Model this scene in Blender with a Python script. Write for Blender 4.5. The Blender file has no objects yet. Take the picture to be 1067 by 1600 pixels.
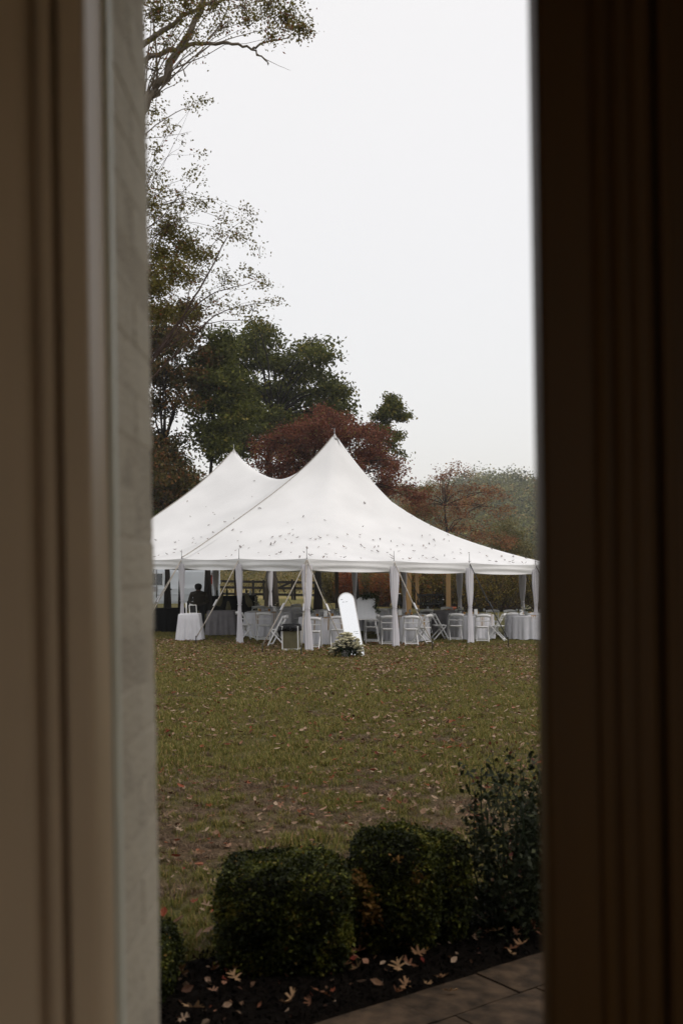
import bpy, math, random
import numpy as np
from math import sin, cos, pi, radians, sqrt
from mathutils import Vector, Matrix, noise as mnoise
random.seed(7)
S = bpy.context.scene
COL = S.collection

# ---------------------------------------------------------------- camera
F = 1556.0            # focal length in photo pixels (35 mm lens on a 36 mm tall frame)
ROLL = 0.0149
EYE = 2.0
cam_d = bpy.data.cameras.new('camera'); cam = bpy.data.objects.new('camera', cam_d); COL.objects.link(cam)
cam_d.sensor_fit = 'VERTICAL'; cam_d.sensor_height = 36.0; cam_d.sensor_width = 24.0
cam_d.lens = 35.0; cam_d.shift_y = 95.0/1600.0
cam_d.clip_start = 0.05; cam_d.clip_end = 3000
cam_d.dof.use_dof = True; cam_d.dof.focus_distance = 27.0; cam_d.dof.aperture_fstop = 3.6
cam.location = (0, 0, EYE)
cam.matrix_world = Matrix.Translation((0, 0, EYE)) @ Matrix.Rotation(radians(90), 4, 'X') @ Matrix.Rotation(-ROLL, 4, 'Z')
S.camera = cam

# ---------------------------------------------------------------- world, sun, exposure
w = bpy.data.worlds.new('World'); S.world = w; w.use_nodes = True
nt = w.node_tree; nt.nodes.clear()
wo = nt.nodes.new('ShaderNodeOutputWorld')
sky = nt.nodes.new('ShaderNodeTexSky'); sky.sky_type = 'NISHITA'; sky.sun_disc = False
SUN_EL, SUN_AZ = radians(56), radians(112)      # azimuth clockwise from +Y
sky.sun_elevation = SUN_EL; sky.sun_rotation = SUN_AZ; sky.dust_density = 4.0
bgs = nt.nodes.new('ShaderNodeBackground'); bgs.inputs[1].default_value = 0.05
bgc = nt.nodes.new('ShaderNodeBackground'); bgc.inputs[1].default_value = 0.84
tc = nt.nodes.new('ShaderNodeTexCoord'); sx = nt.nodes.new('ShaderNodeSeparateXYZ')
rp = nt.nodes.new('ShaderNodeValToRGB')
rp.color_ramp.elements[0].position = 0.0; rp.color_ramp.elements[0].color = (0.94, 0.90, 0.855, 1)
rp.color_ramp.elements[1].position = 0.5; rp.color_ramp.elements[1].color = (1.03, 0.985, 0.93, 1)
wn = nt.nodes.new('ShaderNodeTexNoise'); wn.inputs['Scale'].default_value = 1.6; wn.inputs['Detail'].default_value = 3
wm = nt.nodes.new('ShaderNodeMapRange'); wm.inputs[3].default_value = 0.965; wm.inputs[4].default_value = 1.02
wx = nt.nodes.new('ShaderNodeMix'); wx.data_type = 'RGBA'; wx.blend_type = 'MULTIPLY'; wx.inputs[0].default_value = 1.0
nt.links.new(tc.outputs['Generated'], sx.inputs[0]); nt.links.new(sx.outputs[2], rp.inputs[0])
nt.links.new(tc.outputs['Generated'], wn.inputs['Vector']); nt.links.new(wn.outputs[0], wm.inputs[0])
nt.links.new(rp.outputs[0], wx.inputs[6]); nt.links.new(wm.outputs[0], wx.inputs[7])
nt.links.new(wx.outputs[2], bgc.inputs[0])
ad = nt.nodes.new('ShaderNodeAddShader')
nt.links.new(sky.outputs[0], bgs.inputs[0]); nt.links.new(bgs.outputs[0], ad.inputs[0]); nt.links.new(bgc.outputs[0], ad.inputs[1])
nt.links.new(ad.outputs[0], wo.inputs[0])
sd = bpy.data.lights.new('sun', 'SUN'); sd.energy = 0.75; sd.angle = radians(40); sd.color = (1.0, 0.965, 0.92)
so = bpy.data.objects.new('sun', sd); COL.objects.link(so)
dirv = Vector((sin(SUN_AZ)*cos(SUN_EL), cos(SUN_AZ)*cos(SUN_EL), sin(SUN_EL)))
so.rotation_euler = dirv.to_track_quat('Z', 'Y').to_euler(); so.location = dirv*50
vs = S.view_settings; vs.view_transform = 'Standard'; vs.look = 'None'; vs.exposure = 0.0; vs.gamma = 1.0; vs.use_curve_mapping = False
S.cycles.use_denoising = True
S.cycles.max_bounces = 6; S.cycles.diffuse_bounces = 3; S.cycles.glossy_bounces = 3; S.cycles.transmission_bounces = 3
S.cycles.transparent_max_bounces = 8; S.cycles.volume_bounces = 0; S.cycles.caustics_reflective = False; S.cycles.caustics_refractive = False

# ---------------------------------------------------------------- placement helpers (survey of the place)
def ground(x, y=0):
    return -0.03*max(-30.0, min(30.0, x))
def at(px, py, Y):
    """place of photo pixel (px,py) at distance Y in front of the camera"""
    dx = px-533.5; dy = 895.0-py
    a = dx*cos(ROLL)+dy*sin(ROLL); b = -dx*sin(ROLL)+dy*cos(ROLL)
    return Vector((a/F*Y, Y, EYE+b/F*Y))
def gp(px, py):
    """where the line of sight of a pixel meets the lawn"""
    p = at(px, py, 1.0); d = (p.x, p.z-EYE)
    t = EYE/(-d[1]-0.03*d[0])
    return Vector((d[0]*t, t, ground(d[0]*t)))
def gX(px, Y):
    p = at(px, 960, Y); return Vector((p.x, Y, ground(p.x)))

# ---------------------------------------------------------------- materials
MATS = {}
def mat(name, col, rough=0.7, var=0.15, scale=8.0, bump=0.0, bscale=40.0, metal=0.0, spec=0.25, trans=0.0, col2=None, stretch=None, detail=4.0):
    m = bpy.data.materials.new(name); m.use_nodes = True; n = m.node_tree; n.nodes.clear()
    out = n.nodes.new('ShaderNodeOutputMaterial'); b = n.nodes.new('ShaderNodeBsdfPrincipled')
    b.inputs['Roughness'].default_value = rough; b.inputs['Metallic'].default_value = metal
    b.inputs['Specular IOR Level'].default_value = spec
    tcn = n.nodes.new('ShaderNodeTexCoord'); mp = n.nodes.new('ShaderNodeMapping')
    n.links.new(tcn.outputs['Object'], mp.inputs[0])
    if stretch: mp.inputs['Scale'].default_value = stretch
    nz = n.nodes.new('ShaderNodeTexNoise'); nz.inputs['Scale'].default_value = scale; nz.inputs['Detail'].default_value = detail
    n.links.new(mp.outputs[0], nz.inputs['Vector'])
    r = n.nodes.new('ShaderNodeValToRGB'); r.color_ramp.elements[0].position = 0.3; r.color_ramp.elements[1].position = 0.7
    c2 = col2 if col2 else tuple(c*(1+var) for c in col)
    c1 = col if col2 else tuple(c*(1-var) for c in col)
    r.color_ramp.elements[0].color = (*c1, 1); r.color_ramp.elements[1].color = (*c2, 1)
    n.links.new(nz.outputs[0], r.inputs[0]); n.links.new(r.outputs[0], b.inputs['Base Color'])
    if bump > 0:
        nb = n.nodes.new('ShaderNodeTexNoise'); nb.inputs['Scale'].default_value = bscale; nb.inputs['Detail'].default_value = 6
        n.links.new(mp.outputs[0], nb.inputs['Vector'])
        bp = n.nodes.new('ShaderNodeBump'); bp.inputs['Strength'].default_value = bump; bp.inputs['Distance'].default_value = 0.01
        n.links.new(nb.outputs[0], bp.inputs['Height']); n.links.new(bp.outputs[0], b.inputs['Normal'])
    if trans > 0:
        t = n.nodes.new('ShaderNodeBsdfTranslucent'); mx = n.nodes.new('ShaderNodeMixShader'); mx.inputs[0].default_value = trans
        n.links.new(r.outputs[0], t.inputs[0]); n.links.new(b.outputs[0], mx.inputs[1]); n.links.new(t.outputs[0], mx.inputs[2])
        n.links.new(mx.outputs[0], out.inputs[0])
    else:
        n.links.new(b.outputs[0], out.inputs[0])
    MATS[name] = m; return m
def leafmat(name, stops, trans=0.3, rough=0.6, spec=0.16):
    """leaf colour comes from the per-leaf value 'rnd' stored on the mesh"""
    m = bpy.data.materials.new(name); m.use_nodes = True; n = m.node_tree; n.nodes.clear()
    out = n.nodes.new('ShaderNodeOutputMaterial'); b = n.nodes.new('ShaderNodeBsdfPrincipled')
    b.inputs['Roughness'].default_value = rough; b.inputs['Specular IOR Level'].default_value = spec
    a = n.nodes.new('ShaderNodeAttribute'); a.attribute_name = 'rnd'
    r = n.nodes.new('ShaderNodeValToRGB'); el = r.color_ramp.elements
    for i, (p, c) in enumerate(stops):
        e = el[i] if i < 2 else el.new(p)
        e.position = p; e.color = (*c, 1)
    n.links.new(a.outputs['Fac'], r.inputs[0]); n.links.new(r.outputs[0], b.inputs['Base Color'])
    t = n.nodes.new('ShaderNodeBsdfTranslucent'); mx = n.nodes.new('ShaderNodeMixShader'); mx.inputs[0].default_value = trans
    n.links.new(r.outputs[0], t.inputs[0]); n.links.new(b.outputs[0], mx.inputs[1]); n.links.new(t.outputs[0], mx.inputs[2])
    n.links.new(mx.outputs[0], out.inputs[0]); MATS[name] = m; return m

M_canvas = mat('tent vinyl', (0.70, 0.70, 0.70), 0.6, 0.07, 0.7, 0.12, 3.0, trans=0.03, spec=0.25)
M_curt = mat('curtain cloth', (0.76, 0.745, 0.79), 0.85, 0.05, 6, 0.3, 25, trans=0.25, stretch=(1, 1, .2))
M_cloth = mat('table cloth', (0.66, 0.66, 0.70), 0.85, 0.05, 5, 0.2, 30, trans=0.05)
M_chair = mat('white resin', (0.70, 0.70, 0.70), 0.4, 0.05, 6)
M_pole = mat('weathered pole', (0.16, 0.13, 0.10), 0.6, 0.3, 6, 0.2, 30, stretch=(1, 1, .15))
M_alu = mat('aluminium', (0.45, 0.45, 0.46), 0.35, 0.1, 10, metal=0.8)
M_strap = mat('strap webbing', (0.34, 0.31, 0.27), 0.8, 0.25, 15)
M_strapd = mat('dark strap', (0.03, 0.03, 0.032), 0.8, 0.25, 15)
M_stake = mat('stake steel', (0.02, 0.018, 0.016), 0.6, 0.3, 20)
M_bark = mat('grey bark', (0.075, 0.062, 0.05), 0.9, 0.45, 9, 1.0, 18, stretch=(1, 1, .3))
M_barkd = mat('dark bark', (0.013, 0.010, 0.008), 0.9, 0.4, 9, 1.0, 18, stretch=(1, 1, .3))
M_twig = mat('reddish twig bark', (0.07, 0.045, 0.038), 0.8, 0.3, 9)
M_fence = mat('dark fence wood', (0.014, 0.011, 0.009), 0.8, 0.3, 8, 0.5, 30, stretch=(.2, 1, 1))
M_pergola = mat('pine post', (0.27, 0.165, 0.07), 0.65, 0.25, 5, 0.3, 25, stretch=(1, 1, .15))
M_blackw = mat('black painted wood', (0.009, 0.009, 0.008), 0.6, 0.3, 8, spec=0.12)
M_black = mat('black plastic', (0.006, 0.006, 0.006), 0.55, 0.3, 8)
M_van = mat('white van paint', (0.55, 0.59, 0.63), 0.25, 0.03, 2, spec=0.6)
M_glassd = mat('dark glass', (0.02, 0.025, 0.025), 0.08, 0.2, 3, spec=0.8)
M_red = mat('red lens', (0.45, 0.04, 0.015), 0.3, 0.1, 5)
M_rubber = mat('rubber', (0.012, 0.012, 0.012), 0.8, 0.2, 10)
M_shirt = mat('dark brown shirt', (0.030, 0.023, 0.014), 0.9, 0.25, 12)
M_trou = mat('black trousers', (0.008, 0.008, 0.009), 0.9, 0.2, 12)
M_skin = mat('skin', (0.20, 0.11, 0.075), 0.6, 0.08, 20)
M_hair = mat('dark hair', (0.006, 0.005, 0.004), 0.6, 0.2, 40)
M_tan = mat('tan gauze', (0.40, 0.27, 0.14), 0.9, 0.15, 12, trans=0.2)
M_shadecloth = mat('shade-toned grey cloth', (0.20, 0.19, 0.20), 0.9, 0.12, 6, 0.2, 30)  # tent shade on the cloth is put into this darker grey
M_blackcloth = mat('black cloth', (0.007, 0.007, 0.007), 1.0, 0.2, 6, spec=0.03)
M_khaki = mat('khaki corrugated board', (0.15, 0.135, 0.075), 0.6, 0.12, 6)
M_bag = mat('black bin liner', (0.006, 0.006, 0.007), 0.25, 0.2, 12, 0.6, 30)
M_pot = mat('grey pot', (0.25, 0.235, 0.24), 0.8, 0.12, 15, 0.3, 40)
M_card = mat('white card', (0.75, 0.75, 0.74), 0.7, 0.03, 5)
M_petal = mat('cream petals', (0.76, 0.73, 0.57), 0.7, 0.18, 30, trans=0.15)
M_stemg = mat('dark green stems', (0.022, 0.035, 0.014), 0.7, 0.3, 20)
M_glass = mat('clear glass', (0.5, 0.52, 0.52), 0.05, 0.05, 5, trans=0.5)
M_wax = mat('amber wax', (0.40, 0.20, 0.05), 0.4, 0.15, 8)
M_brick = mat('painted brick', (0.70, 0.63, 0.51), 0.8, 0.05, 14, 0.6, 90)
M_mortar = mat('painted mortar', (0.66, 0.59, 0.48), 0.9, 0.1, 14, 0.9, 120)
M_wallex = mat('house wall brick', (0.065, 0.045, 0.035), 0.9, 0.12, 3, 0.6, 60)  # dark tone chosen so the unseen wall throws little light on the bushes
M_cream = mat('cream interior paint', (0.66, 0.485, 0.31), 0.5, 0.05, 3, 0.05, 40)
M_casing = mat('casing paint', (0.62, 0.475, 0.32), 0.45, 0.06, 4)
M_trim = mat('grey green trim paint', (0.80, 0.80, 0.70), 0.5, 0.05, 6)
M_ceil = mat('ceiling paint', (0.55, 0.5, 0.43), 0.9, 0.04, 3)
M_floor = mat('oak floor', (0.10, 0.055, 0.028), 0.5, 0.3, 4, stretch=(1, .15, 1))
M_door = mat('dark stained wood', (0.085, 0.042, 0.012), 0.5, 0.22, 7, 0.25, 60, stretch=(1, 1, .06), spec=0.18)
M_stone = mat('patio stone', (0.022, 0.015, 0.009), 0.85, 0.0, 11, 1.0, 16, col2=(0.085, 0.055, 0.033), spec=0.15, detail=9)
M_joint = mat('patio joint sand', (0.008, 0.006, 0.005), 0.95, 0.3, 30, spec=0.05)
M_mulch = mat('black mulch', (0.005, 0.0036, 0.0026), 1.0, 0.5, 30, 1.0, 60, spec=0.05)
M_terra = mat('terracotta', (0.24, 0.07, 0.035), 0.8, 0.15, 15)
M_rock = mat('hill soil', (0.05, 0.05, 0.03), 0.95, 0.3, 0.05)
M_mark = mat('grey green lettering', (0.10, 0.14, 0.12), 0.8, 0.1, 20)
M_oil = mat('decal', (0.30, 0.29, 0.30), 0.6, 0.1, 40)

# mirror
m = bpy.data.materials.new('mirror glass'); m.use_nodes = True
b = m.node_tree.nodes['Principled BSDF']; b.inputs['Metallic'].default_value = 1; b.inputs['Roughness'].default_value = 0.02
b.inputs['Base Color'].default_value = (0.93, 0.94, 0.94, 1)
nzm = m.node_tree.nodes.new('ShaderNodeTexNoise'); nzm.inputs['Scale'].default_value = 3
bpm = m.node_tree.nodes.new('ShaderNodeBump'); bpm.inputs['Strength'].default_value = 0.02
m.node_tree.links.new(nzm.outputs[0], bpm.inputs['Height']); m.node_tree.links.new(bpm.outputs[0], b.inputs['Normal'])
M_mirror = m

# printed seating chart: pale board with faint grey columns of lines (flat print)
m = bpy.data.materials.new('printed board'); m.use_nodes = True; n = m.node_tree; b = n.nodes['Principled BSDF']
b.inputs['Roughness'].default_value = 0.6
t1 = n.nodes.new('ShaderNodeTexCoord'); br = n.nodes.new('ShaderNodeTexBrick'); mp = n.nodes.new('ShaderNodeMapping')
mp.inputs['Rotation'].default_value = (radians(90), 0, 0)
n.links.new(t1.outputs['Object'], mp.inputs[0]); n.links.new(mp.outputs[0], br.inputs['Vector'])
br.inputs['Color1'].default_value = (0.56, 0.58, 0.61, 1); br.inputs['Color2'].default_value = (0.68, 0.70, 0.74, 1); br.inputs['Mortar'].default_value = (0.74, 0.76, 0.80, 1)
br.inputs['Scale'].default_value = 1.0; br.inputs['Brick Width'].default_value = 0.105; br.inputs['Row Height'].default_value = 0.022
br.inputs['Mortar Size'].default_value = 0.008; br.offset = 0.0
n.links.new(br.outputs[0], b.inputs['Base Color']); M_board = m

L_olive = leafmat('olive poplar leaves', [(0, (0.0864, 0.08, 0.0192)), (0.5, (0.1584, 0.138, 0.0336)), (0.85, (0.216, 0.1725, 0.054)), (1, (0.216, 0.0759, 0.036))], 0.35)
L_dark = leafmat('dark green leaves', [(0, (0.016, 0.024, 0.008)), (0.6, (0.032, 0.045, 0.014)), (1, (0.060, 0.068, 0.022))], 0.25)
L_oak = leafmat('oak leaves', [(0, (0.0392, 0.0452, 0.0102)), (0.6, (0.0922, 0.1025, 0.0214)), (0.92, (0.1895, 0.1895, 0.0426)), (1, (0.2024, 0.1644, 0.0385))], 0.42)
L_mix = leafmat('browning leaves', [(0, (0.0322, 0.0323, 0.0084)), (0.5, (0.0773, 0.0616, 0.0154)), (1, (0.161, 0.0647, 0.0224))], 0.25)
L_red = leafmat('red brown leaves', [(0, (0.0744, 0.0218, 0.0123)), (0.5, (0.1604, 0.0487, 0.0272)), (0.85, (0.2437, 0.0898, 0.0469)), (1, (0.2052, 0.1411, 0.0432))], 0.3)
L_rust = leafmat('rust leaves', [(0, (0.1215, 0.0459, 0.0189)), (0.5, (0.243, 0.0972, 0.0405)), (0.8, (0.3375, 0.162, 0.0675)), (1, (0.216, 0.189, 0.0607))], 0.3)
L_gold = leafmat('golden shrub leaves', [(0, (0.055, 0.048, 0.010)), (0.4, (0.15, 0.12, 0.024)), (0.8, (0.27, 0.195, 0.045)), (1, (0.28, 0.10, 0.03))], 0.3)
L_meadow = leafmat('meadow leaves', [(0, (0.085, 0.080, 0.022)), (0.5, (0.16, 0.135, 0.04)), (1, (0.24, 0.17, 0.07))], 0.3)
L_flame = leafmat('orange red leaves', [(0, (0.12, 0.035, 0.01)), (0.5, (0.28, 0.06, 0.015)), (1, (0.20, 0.12, 0.03))], 0.3)
L_hill = leafmat('hill forest leaves', [(0, (0.0354, 0.0446, 0.0125)), (0.5, (0.1201, 0.1263, 0.0325)), (0.85, (0.2277, 0.2079, 0.0562)), (1, (0.253, 0.156, 0.0438))], 0.15)
L_box = leafmat('boxwood leaves', [(0, (0.0086, 0.0114, 0.0016)), (0.6, (0.0407, 0.049, 0.0052)), (0.95, (0.142, 0.1482, 0.0167)), (1, (0.184, 0.108, 0.022))], 0.2)
L_rose = leafmat('rose leaves', [(0, (0.0109, 0.0148, 0.0055)), (0.7, (0.0321, 0.0389, 0.0152)), (0.95, (0.0939, 0.1017, 0.042)), (1, (0.091, 0.026, 0.0195))], 0.2)
L_rosered = leafmat('red rose tips', [(0, (0.055, 0.010, 0.008)), (1, (0.13, 0.02, 0.015))], 0.3)
L_fall = leafmat('fallen leaves', [(0, (0.055, 0.022, 0.012)), (0.3, (0.16, 0.085, 0.045)), (0.55, (0.30, 0.205, 0.135)), (0.8, (0.36, 0.26, 0.18)), (0.9, (0.26, 0.075, 0.03)), (1, (0.14, 0.02, 0.012))], 0.15)
L_roof = leafmat('roof leaves', [(0, (0.035, 0.022, 0.016)), (0.6, (0.09, 0.055, 0.04)), (1, (0.20, 0.13, 0.10))], 0.1)
L_grass = leafmat('grass blades', [(0, (0.0792, 0.086, 0.0187)), (0.5, (0.1711, 0.1663, 0.0387)), (0.8, (0.2693, 0.215, 0.065)), (1, (0.4752, 0.2939, 0.1375))], 0.25)
L_greenery = leafmat('garland leaves', [(0, (0.012, 0.022, 0.008)), (0.7, (0.03, 0.05, 0.015)), (1, (0.06, 0.08, 0.03))], 0.2)

# ---------------------------------------------------------------- mesh builder
class MB:
    def __init__(self): self.v = []; self.f = []; self.s = []
    def add(self, vs_, fs_, smooth=False):
        o = len(self.v); self.v += [tuple(p) for p in vs_]
        for f in fs_: self.f.append(tuple(i+o for i in f)); self.s.append(smooth)
        return self
    def box(self, c, d, rot=None, bev=0.0):
        x, y, z = d[0]/2, d[1]/2, d[2]/2
        if bev > 0:
            vs_ = []; fs_ = []
            b = bev
            for sx_ in (-1, 1):
                for sy_ in (-1, 1):
                    for sz_ in (-1, 1):
                        vs_ += [(sx_*(x-b), sy_*(y-b), sz_*z), (sx_*(x-b), sy_*y, sz_*(z-b)), (sx_*x, sy_*(y-b), sz_*(z-b))]
            def I(sx_, sy_, sz_, k): return ((sx_ > 0)*4+(sy_ > 0)*2+(sz_ > 0))*3+k
            for s_ in (-1, 1):
                q = [I(-1, -1, s_, 0), I(1, -1, s_, 0), I(1, 1, s_, 0), I(-1, 1, s_, 0)]; fs_.append(q if s_ > 0 else q[::-1])
                q = [I(-1, s_, -1, 1), I(1, s_, -1, 1), I(1, s_, 1, 1), I(-1, s_, 1, 1)]; fs_.append(q if s_ < 0 else q[::-1])
                q = [I(s_, -1, -1, 2), I(s_, 1, -1, 2), I(s_, 1, 1, 2), I(s_, -1, 1, 2)]; fs_.append(q if s_ > 0 else q[::-1])
                for t_ in (-1, 1):
                    fs_.append([I(-1, s_, t_, 0), I(1, s_, t_, 0), I(1, s_, t_, 1), I(-1, s_, t_, 1)])
                    fs_.append([I(s_, -1, t_, 0), I(s_, 1, t_, 0), I(s_, 1, t_, 2), I(s_, -1, t_, 2)])
                    fs_.append([I(s_, t_, -1, 1), I(s_, t_, 1, 1), I(s_, t_, 1, 2), I(s_, t_, -1, 2)])
                    for u_ in (-1, 1): fs_.append([I(s_, t_, u_, 0), I(s_, t_, u_, 1), I(s_, t_, u_, 2)])
        else:
            vs_ = [(-x, -y, -z), (x, -y, -z), (x, y, -z), (-x, y, -z), (-x, -y, z), (x, -y, z), (x, y, z), (-x, y, z)]
            fs_ = [(3, 2, 1, 0), (4, 5, 6, 7), (0, 1, 5, 4), (1, 2, 6, 5), (2, 3, 7, 6), (3, 0, 4, 7)]
        R = rot if rot is not None else Matrix.Identity(3)
        return self.add([R @ Vector(p)+Vector(c) for p in vs_], fs_)
    def bar(self, a, b, wd, th, bev=0.0):
        """rectangular bar from a to b"""
        a = Vector(a); b = Vector(b); d = b-a
        q = d.to_track_quat('Z', 'Y').to_matrix()
        return self.box((a+b)/2, (wd, th, d.length), q, bev)
    def tube(self, pts, rad, n=8, cap=True):
        pts = [Vector(p) for p in pts]
        if not hasattr(rad, '__len__'): rad = [rad]*len(pts)
        rings = []; up = Vector((0, 0, 1))
        t0 = (pts[1]-pts[0]).normalized()
        ref = Vector((1, 0, 0)) if abs(t0.z) > 0.8 else up
        nrm = t0.cross(ref).normalized()
        for i, p in enumerate(pts):
            t = (pts[min(i+1, len(pts)-1)]-pts[max(i-1, 0)]).normalized()
            nrm = (nrm-t*nrm.dot(t))
            if nrm.length < 1e-5: nrm = t.orthogonal()
            nrm.normalize(); bn = t.cross(nrm)
            rings.append([p+(nrm*cos(2*pi*k/n)+bn*sin(2*pi*k/n))*rad[i] for k in range(n)])
        vs_ = [v for r_ in rings for v in r_]; fs_ = []
        for i in range(len(pts)-1):
            for k in range(n):
                a = i*n+k; b = i*n+(k+1) % n; fs_.append((a, b, b+n, a+n))
        if cap: fs_.append(tuple(range(n))[::-1]); fs_.append(tuple((len(pts)-1)*n+k for k in range(n)))
        return self.add(vs_, fs_, True)
    def lathe(self, prof, n=20, c=(0, 0, 0), mod=None):
        vs_ = []; fs_ = []
        for j, (r, z) in enumerate(prof):
            for k in range(n):
                a = 2*pi*k/n; rr = r*(mod(a, z) if mod else 1)
                vs_.append((c[0]+rr*cos(a), c[1]+rr*sin(a), c[2]+z))
        for j in range(len(prof)-1):
            for k in range(n):
                a = j*n+k; b = j*n+(k+1) % n; fs_.append((a, b, b+n, a+n))
        fs_.append(tuple(range(n))[::-1]); fs_.append(tuple((len(prof)-1)*n+k for k in range(n)))
        return self.add(vs_, fs_, True)
    def build(self, name, m, parent=None, smooth=None):
        me = bpy.data.meshes.new(name); me.from_pydata(self.v, [], self.f)
        me.polygons.foreach_set('use_smooth', [(x if smooth is None else smooth) for x in self.s])
        me.materials.append(m); me.update()
        o = bpy.data.objects.new(name, me); COL.objects.link(o)
        if parent is not None: o.parent = parent
        return o
def npmesh(name, v, quads, m, parent=None, rnd=None, smooth=False, k=4):
    """v (N,3); quads (M,k)"""
    me = bpy.data.meshes.new(name); v = np.asarray(v, dtype=np.float32); quads = np.asarray(quads, dtype=np.int32)
    me.vertices.add(len(v)); me.vertices.foreach_set('co', v.ravel())
    me.loops.add(quads.size); me.loops.foreach_set('vertex_index', quads.ravel())
    me.polygons.add(len(quads)); me.polygons.foreach_set('loop_start', np.arange(0, quads.size, k, dtype=np.int32))
    if smooth: me.polygons.foreach_set('use_smooth', np.ones(len(quads), dtype=bool))
    if rnd is not None:
        at_ = me.attributes.new('rnd', 'FLOAT', 'POINT'); at_.data.foreach_set('value', np.asarray(rnd, dtype=np.float32))
    me.update(calc_edges=True); me.materials.append(m)
    o = bpy.data.objects.new(name, me); COL.objects.link(o)
    if parent is not None: o.parent = parent
    return o
def tag(o, label=None, cat=None, group=None, kind=None):
    if label: o['label'] = label
    if cat: o['category'] = cat
    if group: o['group'] = group
    if kind: o['kind'] = kind
    return o
def empty(name, loc, rz=0.0, label=None, cat=None, group=None):
    o = bpy.data.objects.new(name, None); COL.objects.link(o); o.location = loc; o.rotation_euler = (0, 0, rz)
    o.empty_display_size = 0.1
    return tag(o, label, cat, group)
def copy_tree(o, parent=None):
    c = o.copy(); COL.objects.link(c)
    if parent is not None: c.parent = parent
    for ch in [x for x in o.children]: copy_tree(ch, c)
    return c

def leaves_np(rng, cen, size, nrm_bias=0.4, aspect=0.55, up=0.0):
    """one folded quad per leaf round the centres cen (N,3)"""
    n = len(cen)
    d = rng.normal(size=(n, 3)); d /= np.linalg.norm(d, axis=1)[:, None]
    nn = rng.normal(size=(n, 3)); nn[:, 2] += up; nn -= d*(nn*d).sum(1)[:, None]; nn /= np.linalg.norm(nn, axis=1)[:, None]
    s = np.cross(nn, d)
    L = (size*rng.uniform(0.7, 1.3, n))[:, None]
    base = cen-d*L*0.5; tip = cen+d*L*0.5
    f = rng.uniform(0.05, 0.3, n)[:, None]
    l = cen+s*L*aspect*0.5+nn*L*f*0.5; r = cen-s*L*aspect*0.5+nn*L*f*0.5
    v = np.stack([base, r, tip, l], 1).reshape(-1, 3)
    q = np.arange(4*n).reshape(-1, 4)
    return v, q
def cloud(rng, blobs, nclump, nleaf, csig, shell=0.45, gap=None):
    sub = []
    for (c0, r0_, w0) in blobs:       # break every big lobe into uneven smaller ones, leaving gaps
        if gap is None or max(r0_) < gap: sub.append((c0, r0_, w0)); continue
        k_ = int(rng.integers(7, 11)); sub.append((c0, tuple(x*.62 for x in r0_), w0*.30))
        for _ in range(k_):
            d_ = Vector(rng.normal(size=3)); d_.normalize(); q_ = rng.uniform(.22, .45)
            sub.append((Vector(c0)+Vector((d_.x*r0_[0], d_.y*r0_[1], d_.z*r0_[2]))*rng.uniform(.6, .98), (r0_[0]*q_*1.25, r0_[1]*q_*1.2, r0_[2]*q_*.75), w0*.7*q_/(.33*k_)))
    sub_of = sub
    return cloud0(rng, sub_of, nclump, nleaf, csig, shell)
def cloud0(rng, blobs, nclump, nleaf, csig, shell=0.45):
    """clump centres spread through a list of (centre, radii, weight) then leaves round each"""
    wts = np.array([b_[2] for b_ in blobs], float); wts /= wts.sum()
    idx = rng.choice(len(blobs), nclump, p=wts)
    c = np.array([tuple(b_[0]) for b_ in blobs])[idx]; r = np.array([tuple(b_[1]) for b_ in blobs])[idx]
    d = rng.normal(size=(nclump, 3)); d /= np.linalg.norm(d, axis=1)[:, None]
    rad = shell+(1-shell)*rng.random(nclump)**0.8
    rad *= np.where(rng.random(nclump) < .14, rng.uniform(1.1, 1.55, nclump), 1.0)
    rad *= 1+0.16*np.sin(d[:, 0]*7+idx)*np.cos(d[:, 2]*6+idx*2)
    cc = c+d*r*rad[:, None]
    lc = np.repeat(cc, nleaf, 0)+rng.normal(size=(nclump*nleaf, 3))*csig*np.array([1, 1, 0.55])
    return cc, lc, idx
def branch_path(a, b, rng, sag=0.0, wob=0.08, n=7):
    a = Vector(a); b = Vector(b); L = (b-a).length; pts = []
    off = Vector(rng.normal(size=3))*wob*L
    for i in range(n):
        t = i/(n-1); p = a.lerp(b, t)+off*sin(pi*t)+Vector((0, 0, 1))*(L*0.14*sin(pi*t)-sag*t*t)
        if 0 < i < n-1: p += Vector(rng.normal(size=3))*wob*L*0.18
        pts.append(p)
    return pts

print('helpers done')
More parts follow.
